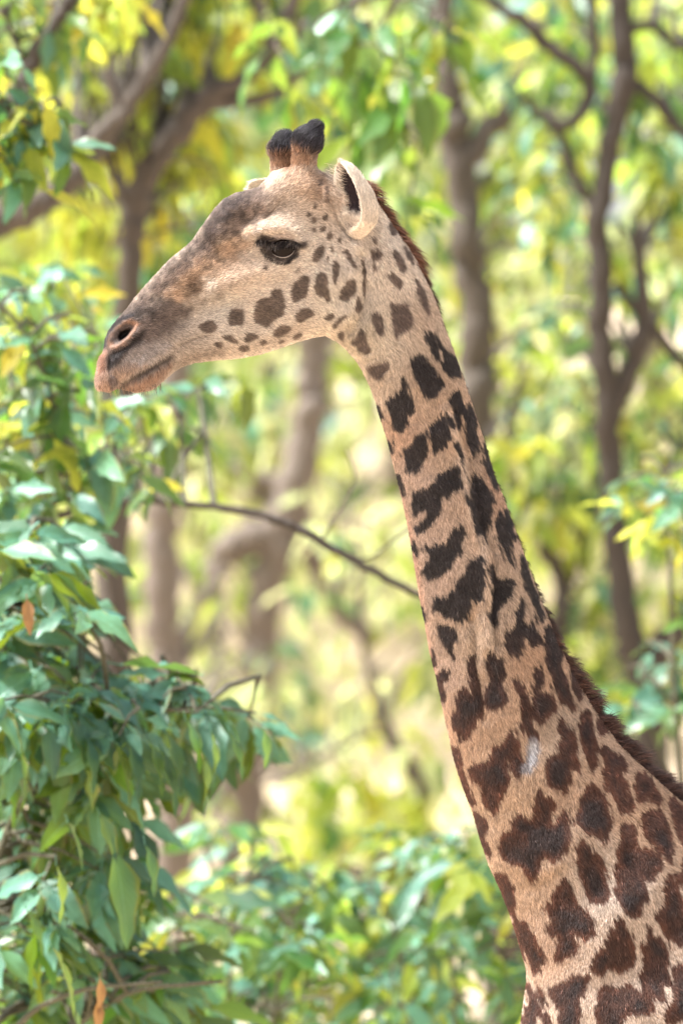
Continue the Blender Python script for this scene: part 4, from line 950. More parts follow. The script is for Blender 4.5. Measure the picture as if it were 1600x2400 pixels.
class Plant:
    def __init__(s, name, label, cat, base, bark_m, group=None):
        s.root = empty(name, base); tag(s.root, label, cat, group); s.inv = Matrix.Translation(-s.root.location)
        s.bark = bark_m; s.nodes = []; s.twigs = []; s.nleaf = 0; s.extra = []; s.rg = random.Random(hash(label) % 1000 if False else sum(map(ord, label)))
    def part(s, name, me, mat): return link(name, me, s.root, mat)
    def limb(s, pts, D, name='branch', mat=None, dD=0.0, sides=10):
        """pts: (px, py, width px) in the photo at distance D; a 4th value overrides D"""
        P = spline([(q[0], q[1], q[2], q[3] if len(q) > 3 else D + dD * k / max(1, len(pts) - 1)) for k, q in enumerate(pts)], 5)
        W = [Vector(at(q[0], q[1], q[3])) for q in P]; rad = [max(.003, q[2] / 2 / PXM * q[3] / FD) for q in P]
        for k, w_ in enumerate(W):
            g = gz(w_.x, w_.y) - .15
            if w_.z < g: w_.z = g
            j = rad[k] * .25; W[k] = w_ + Vector((s.rg.uniform(-j, j), s.rg.uniform(-j, j), s.rg.uniform(-j, j)))
        s.part(name, tube([(W, rad)], name, sides, .07, s.rg), mat or s.bark)
        s.nodes += [(w_, r) for w_, r in zip(W, rad)]
    def leaf(s, p, d, size, key, roll):
        if s.nleaf < 300:
            me = LEAF[key][s.rg.randrange(4)]
            o = bpy.data.objects.new('leaf', me); COL.objects.link(o); o.parent = s.root
            o.matrix_parent_inverse = s.inv; o.matrix_basis = leaf_matrix(p, d, size, roll); s.nleaf += 1
        else: s.extra.append((leaf_matrix(p, d, size, roll), key))
    def cluster(s, p, n, size, mix, droop=(.2, 1.2), twig=True, spread=.25, lean=None):
        r = s.rg
        if twig and s.nodes:
            q, rr = min(s.nodes, key=lambda t: (t[0] - p).length_squared + (0 if t[0].z < p.z + .3 else .2))
            mid = (q + p) / 2 + Vector((r.uniform(-.1, .1), r.uniform(-.1, .1), .12 * (p - q).length)); L = (p - q).length
            if L > .02: s.twigs.append(([q, mid * .5 + q * .5 + Vector((0, 0, .02)), mid, (mid + p) / 2 + Vector((0, 0, .015)), p], [min(rr, .006 + L * .006), .006 + L * .003, .006 + L * .002, .004, .003]))
        a0 = r.uniform(0, 6.28); outw = s.bark is M_TWIG
        for k in range(n):
            a = a0 + k * 2.4 + r.uniform(-.3, .3); dr = r.uniform(*droop)
            d = Vector((math.cos(a) * math.cos(dr), math.sin(a) * math.cos(dr) * .8, -math.sin(dr)))
            if lean: d = d + Vector(lean)
            off = Vector((r.uniform(-1, 1), r.uniform(-1, 1), r.uniform(-.6, .6))) * size * spread
            roll = r.uniform(-.9, .9)
            if outw and r.random() < .75:
                roll = min((-abs(roll) - .15, abs(roll) + .15), key=lambda t: leaf_matrix(p, d, 1, t)[1][2])
            s.leaf(p + off + d * size * .12, d, size * r.uniform(.5, 1.35), r.choice(mix), roll)
    def done(s):
        if s.twigs: s.part('twigs', tube(s.twigs, 'twigs', 5), M_TWIG if s.bark is M_TWIG else s.bark)['kind'] = 'stuff'
        if s.extra:
            V = []; F = []; A = []; MI = []; keys = sorted(set(k for _, k in s.extra))
            for Mx, k in s.extra:
                me = LEAF[k][0]; b0 = len(V)
                V += [tuple(Mx @ v.co) for v in me.vertices]; A += [tuple(x.vector) for x in me.attributes['lv'].data]
                for f in me.polygons: F.append([b0 + i for i in f.vertices]); MI.append(keys.index(k))
            me = bpy.data.meshes.new('foliage'); me.from_pydata(V, [], F); me.update(); me.polygons.foreach_set('use_smooth', np.ones(len(F), bool))
            me.attributes.new('lv', 'FLOAT_VECTOR', 'POINT').data.foreach_set('vector', np.array(A, np.float32).ravel())
            for k in keys: me.materials.append(LMI[k])
            me.polygons.foreach_set('material_index', np.array(MI, np.int32)); me.update()
            link('foliage', me, s.root)['kind'] = 'stuff'
LMI = {
 'Y': leaf_mat('yellow_foliage', (.38, .39, .045), (.40, .42, .06), (.72, .72, .09), .54, .5, .3, False),
 'L': leaf_mat('lime_foliage', (.20, .28, .06), (.25, .32, .06), (.50, .58, .08), .55, .42, .4, False),
 'G': leaf_mat('green_foliage', (.055, .135, .04), (.10, .17, .045), (.20, .34, .03), .42, .36, .5, False),
 'M': leaf_mat('bluish_green_foliage', (.10, .255, .185), (.10, .19, .07), (.17, .31, .06), .32, .40, .5, False),
 'S': leaf_mat('shrub_foliage', (.055, .165, .118), (.075, .125, .02), (.22, .32, .015), .36, .42, .42, False, .02, .35),
}
LMI['B'] = LM['B']; LMI['P'] = leaf_mat('haze_pale_foliage', (.36, .40, .20), (.38, .42, .22), (.66, .70, .34), .55, .5, .3, False)  # P: haze paleness put into the colour of the merged foliage

def ground_pt(px, D):
    p = at(px, 1200, D); return Vector((p.x, p.y, gz(p.x, p.y)))
def gpy(px, D):
    p = ground_pt(px, D); return 1200 + (ZC - p.z) * PXM * FD / D

# what grows where in the picture, in 200 px cells: leaf kinds + density 0-9
GRID = """YGM6 YLL8 YLLM8 MLG6 GGLM6 GLM6 LLGM6 LMG6
GMY6 YLL7 YLLM7 LM4 GGLM6 LM3 LLGM6 LMG6
YLL5 YL3 YLLM6 LM5 LM3 LG5 YPM5 LPM6
YLM4 MLG7 LLG7 YL5 L3 YLG5 LPM5 LPM6
LMG6 GML7 GML7 LPM4 P2 YLG5 LPM6 LMG6
YGM7 GML7 LLP4 LP3 LP2 GL6 YLGM8 LMG7
YL5 LG5 LLP3 LPM4 LP3 LG5 LLP6 LMG7
YL4 LL5 LLP4 LPM4 LMP4 LM6 LLP6 MLG7
YL5 LG5 LLP5 LPM4 LPY5 LG5 LM6 MLG7
GY6 LLG6 LLG6 LLG6 YLL8 LM6 LM6 LM6
GMY6 GYL6 GML7 MGL8 MGL8 MG7 LM6 LM6
GM7 GM7 GML8 GML8 MGL8 MG8 LM6 LM6"""
GRID = [r_.split() for r_ in GRID.split('\n')]
def cell(px, py):
    c = GRID[min(11, max(0, int(py // 200)))][min(7, max(0, int(px // 200)))]
    return c[:-1], int(c[-1]) / 9.0

def fill(pl, n, win_, D, dj, px_leaf, per=(4, 7)):
    """hang n leaf clusters of a tree inside a picture window, following GRID"""
    k = 0; tries = 0; r = pl.rg
    n = int(n * 1.5)
    while k < n and tries < 6000:
        tries += 1
        px, py = r.uniform(win_[0], win_[1]), r.uniform(win_[2], win_[3]); mx, de = cell(px, py)
        if r.random() > de ** 1.3: continue
        if float(fbm(np.array([px / 120.0 + 9]), np.array([py / 120.0 + 9]), 17)[0]) < .33: continue
        Dd = D + r.uniform(-.25 * dj, 1.6 * dj); p = Vector(at(px, py, Dd))
        if p.z < gz(p.x, p.y) + .15: continue
        sz = 1.15 * px_leaf / PXM * Dd / FD
        pl.cluster(p, r.randint(*per), sz * r.uniform(.8, 1.15), mx + ('PP' if D > 28 else 'P' if D > 22.5 else ''), (.1, 1.35), True, .45); k += 1  # farther clusters get more of the haze-paled leaves

# ---- trees of the wood behind (each at its own distance)
def tree(name, label, D, trunk, limbs, bark_m, fills):
    pl = Plant(name, label, 'tree', ground_pt(trunk[0][0], trunk[0][3] if len(trunk[0]) > 3 else D), bark_m, 'trees of the wood behind the giraffe')
    pl.limb([(trunk[0][0], gpy(trunk[0][0], D) + 10, trunk[0][2])] + trunk[1:], D, 'trunk', None, 0, 14)
    for l_ in limbs: pl.limb(l_, D, 'branch')
    for f in fills: fill(pl, *f)
    pl.done(); return pl

tree('forest_tree', 'brown tree whose thick bare limb bends upward at the left edge', 18.2,
     [(-420, 0, 120), (-400, 1500, 105), (-330, 900, 95), (-180, 640, 84), (0, 527, 70), (77, 490, 64), (133, 449, 60), (189, 403, 54), (230, 332, 46), (286, 265, 42), (327, 204, 38), (400, 90, 32), (450, -80, 28), (480, -300, 20)],
     [[(-330, 900, 70), (-420, 500, 55), (-380, 0, 40), (-300, -400, 20)], [(286, 265, 26), (250, 150, 20), (270, 20, 16), (300, -200, 10)]], M_BARK,
     [(40, (-60, 560, -80, 330), 20.6, 1.6, 96), (18, (-60, 420, 330, 720), 21, 1.5, 90)])
tree('forest_tree', 'brown forked tree curving up to the right behind the giraffe\'s nose', 19.6,
     [(250, 0, 95), (262, 1500, 80), (285, 900, 66), (306, 602, 58), (316, 500, 58), (347, 408, 60), (403, 327, 58), (474, 240, 54), (561, 190, 42), (640, 110, 36), (690, 0, 30), (720, -250, 20)],
     [[(474, 240, 40), (560, 240, 30), (660, 210, 24), (760, 90, 18), (820, -80, 12)], [(316, 500, 24), (260, 400, 20), (245, 300, 18), (330, 150, 14), (380, 0, 10)], [(640, 110, 22), (600, 20, 20), (590, -150, 14)]], M_BARK,
     [(34, (240, 800, -80, 330), 20.6, 2.0, 92), (26, (120, 560, 330, 720), 21, 2, 86)])
tree('forest_tree', 'slim dark tree leaning across the top left corner', 15.5,
     [(-260, 0, 60), (-200, 1500, 55), (-110, 800, 50), (-20, 380, 44), (40, 225, 40), (70, 160, 38), (102, 97, 37), (170, 0, 34), (260, -180, 28), (330, -420, 18)],
     [[(70, 160, 16), (20, 60, 14), (5, -60, 10)]], M_BARKD,
     [(10, (-60, 170, -40, 240), 15.5, .8, 100), (10, (-60, 330, -60, 60), 15.5, .8, 95)])
tree('forest_tree', 'grey brown forked trunk rising beside the giraffe\'s nape', 26,
     [(1190, 0, 125), (1165, 1600, 105), (1135, 1150, 95), (1121, 969, 88), (1116, 816, 82), (1106, 663, 78), (1091, 561, 76), (1075, 408, 76), (1065, 306, 78), (1055, 219, 64), (1040, 60, 50), (1020, -200, 34)],
     [[(1080, 400, 60), (1130, 320, 56), (1198, 245, 52), (1245, 170, 46), (1275, 120, 42), (1320, 20, 34), (1380, -200, 22)], [(1198, 245, 20), (1240, 240, 16), (1290, 300, 12)]], M_BARK,
     [(32, (900, 1420, -60, 420), 26.5, 2.0, 84), (32, (1000, 1420, 420, 1000), 27, 2.0, 80)])
tree('forest_tree', 'dark slender trunk with crooked bare branches near the right edge', 21,
     [(1560, 0, 80), (1530, 1760, 74), (1494, 1580, 70), (1470, 1480, 66), (1446, 1290, 60), (1428, 1173, 56), (1422, 969, 62), (1407, 765, 54), (1407, 612, 52), (1402, 500, 52), (1428, 357, 50), (1443, 255, 54), (1463, 178, 60), (1453, 76, 56), (1440, -200, 40)],
     [[(1398, 490, 28), (1370, 450, 24), (1341, 398, 22), (1312, 318, 22), (1300, 296, 24), (1239, 245, 18), (1200, 200, 12)],
      [(1302, 298, 22), (1351, 275, 30), (1382, 219, 32), (1366, 168, 34), (1290, 112, 34), (1229, 51, 32), (1157, 10, 26), (1060, -60, 16)],
      [(1382, 219, 20), (1390, 120, 26), (1385, 20, 26), (1380, -100, 20)], [(1463, 178, 26), (1540, 240, 30), (1620, 330, 24), (1700, 330, 14)], [(1453, 76, 24), (1520, 60, 26), (1600, 110, 20), (1700, 100, 12)],
      [(1433, 980, 48), (1478, 867, 46), (1504, 765, 42), (1500, 640, 30), (1490, 500, 20)], [(1440, 660, 22), (1480, 715, 26), (1530, 770, 26), (1600, 857, 24), (1700, 960, 16)], [(1494, 1590, 60), (1540, 1530, 66), (1600, 1450, 50), (1680, 1350, 30)],
      [(1446, 1290, 12), (1520, 1210, 12), (1570, 1080, 12), (1620, 1040, 10)]], M_BARKD,
     [(34, (1230, 1640, -60, 560), 21.5, 1.6, 84), (30, (1240, 1640, 560, 1160), 21.5, 1.6, 84)])
tree('forest_tree', 'pale straight trunk standing between the leafy shrub and the giraffe\'s neck', 33,
     [(415, 0, 108), (405, 1760, 98), (398, 1600, 92), (383, 1480, 86), (376, 1300, 84), (386, 1140, 84), (402, 960, 78), (420, 760, 66), (450, 500, 50), (470, 200, 36), (480, -100, 20)],
     [[(386, 1140, 46), (340, 980, 36), (300, 820, 26), (250, 700, 16)], [(420, 760, 36), (520, 640, 26), (640, 500, 18)]], M_BARKP,
     [(16, (200, 600, 560, 1000), 33.5, 2, 76), (22, (300, 760, 1000, 1900), 36, 2.5, 74)])
tree('forest_tree', 'pale pinkish tree forking low in the gap below the giraffe\'s jaw', 37,
     [(540, 0, 135), (550, 2100, 120), (560, 1880, 104), (592, 1640, 88), (612, 1480, 84), (636, 1330, 92), (668, 1200, 104), (706, 1080, 86), (728, 940, 76), (735, 840, 70), (730, 680, 60), (760, 450, 44), (790, 200, 26)],
     [[(650, 1260, 84), (600, 1258, 88), (545, 1290, 80), (500, 1330, 60), (420, 1335, 30)], [(672, 1200, 80), (730, 1285, 84), (775, 1370, 78), (815, 1440, 62), (870, 1500, 30)], [(706, 1080, 34), (640, 1130, 40), (560, 1100, 30), (480, 1080, 20)],
      [(735, 840, 34), (830, 700, 26), (900, 560, 18)]], M_BARKP,
     [(18, (480, 960, 780, 1300), 37.5, 2, 70), (22, (480, 1000, 1300, 1900), 39, 2.5, 72)])
tree('forest_tree', 'dark crooked sapling standing just right of the giraffe\'s neck', 23,
     [(1270, 0, 60), (1285, 1700, 50), (1302, 1500, 40), (1314, 1420, 36), (1308, 1340, 36), (1276, 1290, 34), (1244, 1235, 30), (1222, 1180, 26), (1205, 1120, 22), (1190, 1000, 18), (1230, 850, 12)],
     [[(1314, 1420, 10), (1345, 1350, 9), (1370, 1240, 8), (1400, 1160, 6)], [(1244, 1235, 10), (1300, 1180, 10), (1340, 1080, 8)]], M_BARKD,
     [(34, (1160, 1460, 960, 1330), 23, 1.2, 84), (20, (1240, 1480, 1330, 1700), 23.5, 1.2, 84)])
tree('forest_tree', 'thin leaning sapling in the pale clearing left of the neck', 29,
     [(1030, 0, 52), (1000, 1900, 44), (968, 1810, 36), (925, 1745, 32), (895, 1680, 30), (880, 1620, 22), (850, 1500, 14), (835, 1300, 10), (800, 1120, 7)],
     [[(968, 1810, 20), (900, 1720, 14), (820, 1740, 14), (720, 1790, 14), (640, 1840, 10)]], M_BARK,
     [(30, (640, 1060, 1500, 1960), 29, 1.5, 84), (12, (700, 980, 1150, 1500), 29, 1.5, 70)])

# ---- far side of the wood: reads as one mass of trunks and leaves
def far_wood():
    r = random.Random(5); T = []
    for k in range(26):
        D = r.uniform(48, 78); px = r.uniform(-700, 2300); g = ground_pt(px, D); lean = r.uniform(-.8, .8); h = r.uniform(6, 11); ra = r.uniform(.10, .24)
        T.append(([g - Vector((0, 0, .2)), g + Vector((lean * .2, 0, h * .3)), g + Vector((lean * .7, 0, h * .65)), g + Vector((lean * 1.6, r.uniform(-1, 1), h))], [ra * 1.2, ra, ra * .8, ra * .3]))
        for q in range(3):
            z0 = r.uniform(.3, .8) * h; s = r.choice((-1, 1)); L = r.uniform(1, 2.6); p = g + Vector((lean * z0 / h, 0, z0))
            T.append(([p, p + Vector((s * L * .5, r.uniform(-.4, .4), L * .3)), p + Vector((s * L, r.uniform(-.8, .8), L * .8))], [ra * .5, ra * .35, .02]))
    V = []; F = []; A = []; MI = []; keys = 'YLGMP'
    n = 0
    while n < 15000:
        px, py = r.uniform(-900, 2500), r.uniform(-500, 2300); mx, de = cell(px, py)
        if r.random() > de ** 1.8 * (1.0 if py < 900 else .55): continue
        if float(fbm(np.array([px / 150.0 + 40]), np.array([py / 150.0 + 40]), 91)[0]) < (.50 if py < 850 and px > 950 else .46 if py < 850 else .40): continue
        D = r.uniform(44, 82); c = Vector(at(px, py, D))
        if c.z < gz(c.x, c.y) + .2: continue
        for q in range(5):
            p = c + Vector((r.gauss(0, .35), r.gauss(0, .35), r.gauss(0, .3))); d = Vector((r.uniform(-1, 1), r.uniform(-1, 1), r.uniform(-1.2, .3))); Mx = leaf_matrix(p, d, r.uniform(.45, .75), r.uniform(-1.2, 1.2)); b0 = len(V)
            for v, l_ in (((0, 0, 0), (0, 0, 0)), ((.45, .19, .03), (.45, 1, 0)), ((1, 0, -.12), (1, 0, 0)), ((.45, -.19, .03), (.45, -1, 0)), ((.5, 0, -.03), (.5, 0, 0))): V.append(tuple(Mx @ Vector(v))); A.append(l_)
            k = keys.index(r.choice(mx + 'LPPP'))  # mostly haze-paled leaves this far back
            for f in ((0, 3, 4), (3, 2, 4), (2, 1, 4), (1, 0, 4)): F.append([b0 + i for i in f]); MI.append(k)
            n += 1
    root = empty('woodland', ground_pt(800, 60)); tag(root, 'distant wood of pale trunks and haze-pale yellow green leaves', 'woodland', kind='stuff')
    link('trunks', tube(T, 'trunks', 7), root, M_BARKP)['kind'] = 'stuff'
    me = mesh_np('foliage', V, F, True); me.attributes.new('lv', 'FLOAT_VECTOR', 'POINT').data.foreach_set('vector', np.array(A, np.float32).ravel())
    for k in keys: me.materials.append(LMI[k])
    me.polygons.foreach_set('material_index', np.array(MI, np.int32)); me.update()
    link('foliage', me, root)['kind'] = 'stuff'
far_wood()

# ---- nearer plants: branch over the top, shrubs left, bottom and right
pl = Plant('overhanging_tree', 'green tree hanging a leafy branch down above the giraffe\'s ears', 'tree', ground_pt(2150, 16), M_BARK)
pl.limb([(2150, gpy(2150, 16), 150), (2120, 1500, 130), (2080, 600, 110), (1980, -100, 90), (1900, -600, 60)], 16, 'trunk', None, 0, 14)
pl.limb([(2040, 100, 60), (1700, -260, 46), (1350, -240, 34), (1080, -130, 24), (940, -20, 16), (880, 100, 11), (860, 230, 8), (870, 330, 6)], 16, 'branch')
pl.limb([(1080, -130, 14), (1030, 120, 9), (985, 330, 8), (960, 470, 7)], 16, 'branch', None, .4)
pl.limb([(940, -20, 11), (790, 20, 8), (700, 90, 6)], 16, 'branch')
for (px, py, n, mx, s) in [(870, 60, 7, 'GGM', 150), (800, 30, 6, 'MGM', 140), (700, 70, 6, 'MGG', 130), (650, 130, 4, 'MLG', 110), (930, 130, 6, 'GGL', 150), (850, 170, 7, 'GGM', 150), (820, 240, 5, 'GGL', 130), (930, 240, 6, 'GGM', 150), (870, 300, 5, 'GG', 150), (1000, 60, 6, 'GGL', 150), (1070, 70, 5, 'GLG', 140), (960, 350, 4, 'GG', 140), (620, 40, 4, 'MLL', 110), (760, 150, 5, 'GMG', 130), (690, 210, 3, 'MG', 110), (1000, 190, 4, 'GGL', 130)]:
    pl.cluster(Vector(at(px, py, 16 + rg.uniform(-.5, .5))), n, s / PXM * 1.6, mx, (.3, 1.3), True, .25)
c = Vector(at(948, 478, 16.2))
for d, s, k in (((1, 0, -.02), 150, 'G'), ((.75, -.2, -.65), 190, 'G'), ((.95, .1, -.33), 140, 'M'), ((.35, .3, -.9), 110, 'G')): pl.leaf(c, Vector(d), s / PXM * 1.6, k, rg.uniform(-.5, .5))
pl.done()

# left, at the height of the head
pl = Plant('leafy_tree', 'green tree reaching sprigs in from the left beside the muzzle', 'tree', ground_pt(-420, 13.2), M_TWIG)
pl.limb([(-420, gpy(-420, 13.2), 70), (-400, 2400, 60), (-360, 1500, 48), (-330, 900, 38), (-300, 300, 26), (-240, 0, 14)], 13.2, 'trunk', None, 0, 12)
pl.limb([(-330, 900, 20), (-150, 720, 14), (-20, 700, 11), (80, 820, 9), (130, 960, 9), (170, 1080, 8), (200, 1180, 7)], 13.2, 'branch')
pl.limb([(-300, 300, 14), (-150, 330, 10), (-20, 300, 8), (60, 260, 6), (100, 240, 5)], 13.0, 'branch')
pl.limb([(-360, 1500, 34), (-200, 1330, 28), (0, 1240, 23), (150, 1206, 21), (235, 1192, 19), (337, 1174, 18), (459, 1183, 18), (571, 1199, 19), (694, 1235, 20), (796, 1296, 20), (888, 1347, 18), (985, 1394, 15), (1100, 1430, 10)], 14.2, 'branch', M_BARKD)
pl.limb([(796, 1296, 9), (860, 1310, 7), (930, 1260, 6), (990, 1210, 5)], 14.2, 'branch'); pl.limb([(750, 1270, 8), (800, 1190, 8), (830, 1120, 6), (810, 1050, 4)], 14.2, 'branch')
for (px, py, n, mx, s, D) in [(60, 250, 5, 'MMY', 130, 13), (20, 330, 5, 'MYG', 130, 13), (110, 330, 4, 'YGG', 140, 13), (120, 260, 3, 'MGY', 130, 13), (-10, 400, 4, 'GMM', 130, 13), (15, 130, 4, 'GMM', 120, 13),
                           (60, 690, 5, 'YML', 110, 13.4), (20, 780, 5, 'MYM', 120, 13.3), (110, 790, 6, 'MMG', 125, 13.2), (90, 880, 5, 'MGM', 120, 13.2), (160, 850, 4, 'GMG', 120, 13.2), (230, 800, 3, 'MGL', 110, 13.5), (180, 920, 4, 'GGY', 120, 13.2), (30, 960, 5, 'YGG', 120, 13.2), (110, 1000, 4, 'GYM', 120, 13.2),
                           (-10, 1060, 5, 'GGM', 130, 13), (80, 1090, 5, 'GMY', 120, 13.2), (190, 1060, 4, 'GMY', 120, 13.2), (250, 1080, 4, 'MMG', 130, 13.2), (310, 1090, 4, 'GMG', 110, 13.4), (360, 1130, 3, 'GYG', 80, 14), (40, 1160, 6, 'MGM', 120, 13), (130, 1160, 5, 'MGG', 120, 13), (320, 960, 4, 'GLM', 110, 14), (400, 930, 5, 'GML', 100, 14.5), (440, 1010, 4, 'LMG', 100, 15), (300, 760, 4, 'MLG', 100, 15), (210, 700, 4, 'MLY', 100, 15),
                           (480, 900, 4, 'GLM', 100, 15), (380, 1010, 4, 'GGM', 110, 14.5), (560, 890, 3, 'GL', 90, 15.5), (150, 640, 4, 'YML', 100, 15)]:
    pl.cluster(Vector(at(px, py, D)), n + 2, s / PXM * D / FD, mx, (-.1, 1.2), True, .35)
r = random.Random(21)
for k in range(34):
    px, py = r.uniform(-40, 300), r.uniform(620, 1230); D = 13.6 + r.uniform(0, 1.4)
    if px > 200 and py < 920: continue
    pl.cluster(Vector(at(px, py, D)), 6, r.uniform(95, 130) / PXM * D / FD, 'MGMLLMS', (-.1, 1.2), True, .4)
for k in range(9):
    px, py = r.uniform(-40, 170), r.uniform(190, 440)
    pl.cluster(Vector(at(px, py, 13)), 5, r.uniform(100, 140) / PXM * 1.3, 'MMLGM', (-.1, 1.0), True, .3)
pl.done()

# the big shrub in the lower left
ROS = [(150,250),(60,330),(300,180),(20,180),(240,480),(90,540),(330,540),(250,600),(60,700),(200,730),(330,700),(450,790),(150,900),(60,860),(300,950),(460,930),(600,860),(740,830),(860,930),(960,970),(1100,1000),(700,960),(560,1010),(380,900),
       (80,1130),(200,1250),(300,1130),(100,1430),(300,1420),(450,1330),(600,1130),(760,1120),(850,1080),(980,1060),(150,1620),(300,1620),(500,1560),(80,1830),(250,1830),(400,1950),(100,2030),(300,2080),(480,2060),(650,2130),(780,2230),(560,2290),(350,2270),(150,2240),(40,1000),(20,1300),(30,1560),(30,2200),(520,1430),(640,1780),(420,1750),(480,1180),(680,1040),(560,1250)]
rr = random.Random(77)
ROS += [(rr.uniform(-40, 330), rr.uniform(150, 1150)) for _ in range(46)] + [(rr.uniform(300, 900), rr.uniform(860, 1080)) for _ in range(16)] + [(rr.uniform(-40, 560), rr.uniform(1180, 2350)) for _ in range(52)] + [(rr.uniform(400, 900), rr.uniform(1950, 2350)) for _ in range(16)]
for name, label, ros, base, xs_ in (
    ('broadleaf_shrub', 'big glossy shrub arching its drooping leaves across the lower left', [q for q in ROS if q[1] < 1170], -260, 12.0),
    ('broadleaf_shrub', 'shaded green shrub filling the bottom left corner under the arching leaves', [q for q in ROS if q[1] >= 1170], -120, 12.2)):
    pl = Plant(name, label, 'shrub', ground_pt(base, xs_), M_TWIG, 'shrubs on the left')
    g0 = gpy(base, xs_)
    pl.limb([(base, g0, 30), (base + 20, 3000, 26), (base + 60, 2300, 22), (base + 160, 1900, 16), (base + 330, 1720, 12), (base + 560, 1660, 9), (base + 720, 1670, 6)], xs_, 'stem')
    pl.limb([(base + 40, 2600, 22), (base + 80, 1900, 16), (base + 180, 1500, 12), (base + 330, 1360, 8)], xs_, 'stem', None, .2)
    pl.limb([(base + 30, 2800, 22), (base + 260, 2450, 16), (base + 420, 2330, 12), (base + 640, 2300, 8)], xs_, 'stem', None, -.2)
    for (zx, zy) in ros:
        px, py = zx / 1.881, 1150 + zy / 1.881
        D = xs_ + rg.uniform(-.35, 1.2); n = rg.randint(6, 9)
        tipd = (.5, 0, -.15) if px > 330 and zy < 1170 else (.12, 0, 0)
        mx = 'SSSMSM' if zy < 1100 else 'SSSGSGM'
        pl.cluster(Vector(at(px, py, D)), n, rg.uniform(105, 158) / PXM * D / FD, mx, (-.1, .8) if zy < 1000 else (.1, 1.2), True, .2, tipd)
    # long hanging leaves seen from below
    if name and ros[0][1] < 1170:
        for (zx, zy, L) in [(500, 1100, 320), (560, 1090, 300), (700, 1120, 330), (730, 1060, 290), (880, 1130, 300), (380, 1080, 260), (930, 1060, 250), (1010, 1060, 230), (1160, 1050, 180), (220, 1050, 230), (40, 1020, 330), (650, 1090, 280), (310, 1000, 230), (820, 1010, 250)]:
            pl.leaf(Vector(at(zx / 1.881, 1150 + zy / 1.881, 11.7)), Vector((.18 + rg.uniform(-.1, .35), -.15, -1)), L / 1.881 / PXM * 1.17, 'S', rg.uniform(-.5, .5))
    else:
        for (zx, zy, L) in [(500, 1590, 440), (640, 1560, 240), (440, 1430, 220), (250, 1650, 260), (120, 1850, 220), (230, 2010, 330), (300, 1460, 230)]:
            pl.leaf(Vector(at(zx / 1.881, 1150 + zy / 1.881, 11.6)), Vector((.3 + rg.uniform(-.2, .3), -.15, -1)), L / 1.881 / PXM * 1.16, 'S', rg.uniform(-.5, .5))
        for (zx, zy) in [(440, 2150), (430, 2250), (120, 480)]: pl.leaf(Vector(at(zx / 1.881, 1150 + zy / 1.881, 11.5)), Vector((.1, -.2, -1)), .09, 'B', rg.uniform(-.5, .5))
    pl.done()

# undergrowth along the bottom, left of the neck
for label, base, D, win_, n, ml in (
    ('low bluish green shrub in the undergrowth left of the giraffe\'s chest', 760, 16.5, (500, 1030, 1900, 2430), 62, 'MMGLMS'),
    ('leafy undergrowth shrub directly in front of the giraffe\'s chest', 1120, 15.5, (900, 1260, 1950, 2430), 46, 'MGMSL'),
    ('low sunlit shrub between the big shrub and the undergrowth', 480, 14.6, (330, 800, 2040, 2440), 44, 'GMLSG')):
    pl = Plant('undergrowth_shrub', label, 'shrub', ground_pt(base, D), M_TWIG, 'undergrowth shrubs')
    g0 = gpy(base, D)
    for q in range(4): pl.limb([(base + q * 12, g0, 20), (base + (q - 1.5) * 60, (g0 + 2300) / 2, 14), (base + (q - 1.5) * 120, 2250, 9), (base + (q - 1.5) * 170, 2080, 6)], D, 'stem', None, rg.uniform(-.4, .4))
    r = pl.rg
    for k in range(n):
        px, py = r.uniform(*win_[:2]), r.uniform(*win_[2:]); Dd = D + r.uniform(-.9, .9)
        mx = ml if py > 2060 else ml + 'LLP'
        pl.cluster(Vector(at(px, py, Dd)), r.randint(5, 7), r.uniform(95, 135) / PXM * Dd / FD, mx, (-.1, .9), True, .35)
    if base == 1120:
        c = Vector(at(1010, 2225, 14.6))
        for dx, dz, L in ((-.55, .85, 90), (.2, 1, 95), (.8, .65, 110), (1, .05, 120), (-.9, -.1, 80), (.45, -.9, 90), (-.3, -.8, 70)): pl.leaf(c, Vector((dx, -.25, dz)), L / PXM * 1.46, 'S', rg.uniform(-.4, .4))
        c = Vector(at(1180, 2290, 14.8))
        for dx, dz, L in ((-.8, .3, 90), (.6, .5, 100), (.9, -.2, 100), (.2, -1, 90), (-.3, .9, 80)): pl.leaf(c, Vector((dx, -.25, dz)), L / PXM * 1.48, 'S', rg.uniform(-.4, .4))
    pl.done()
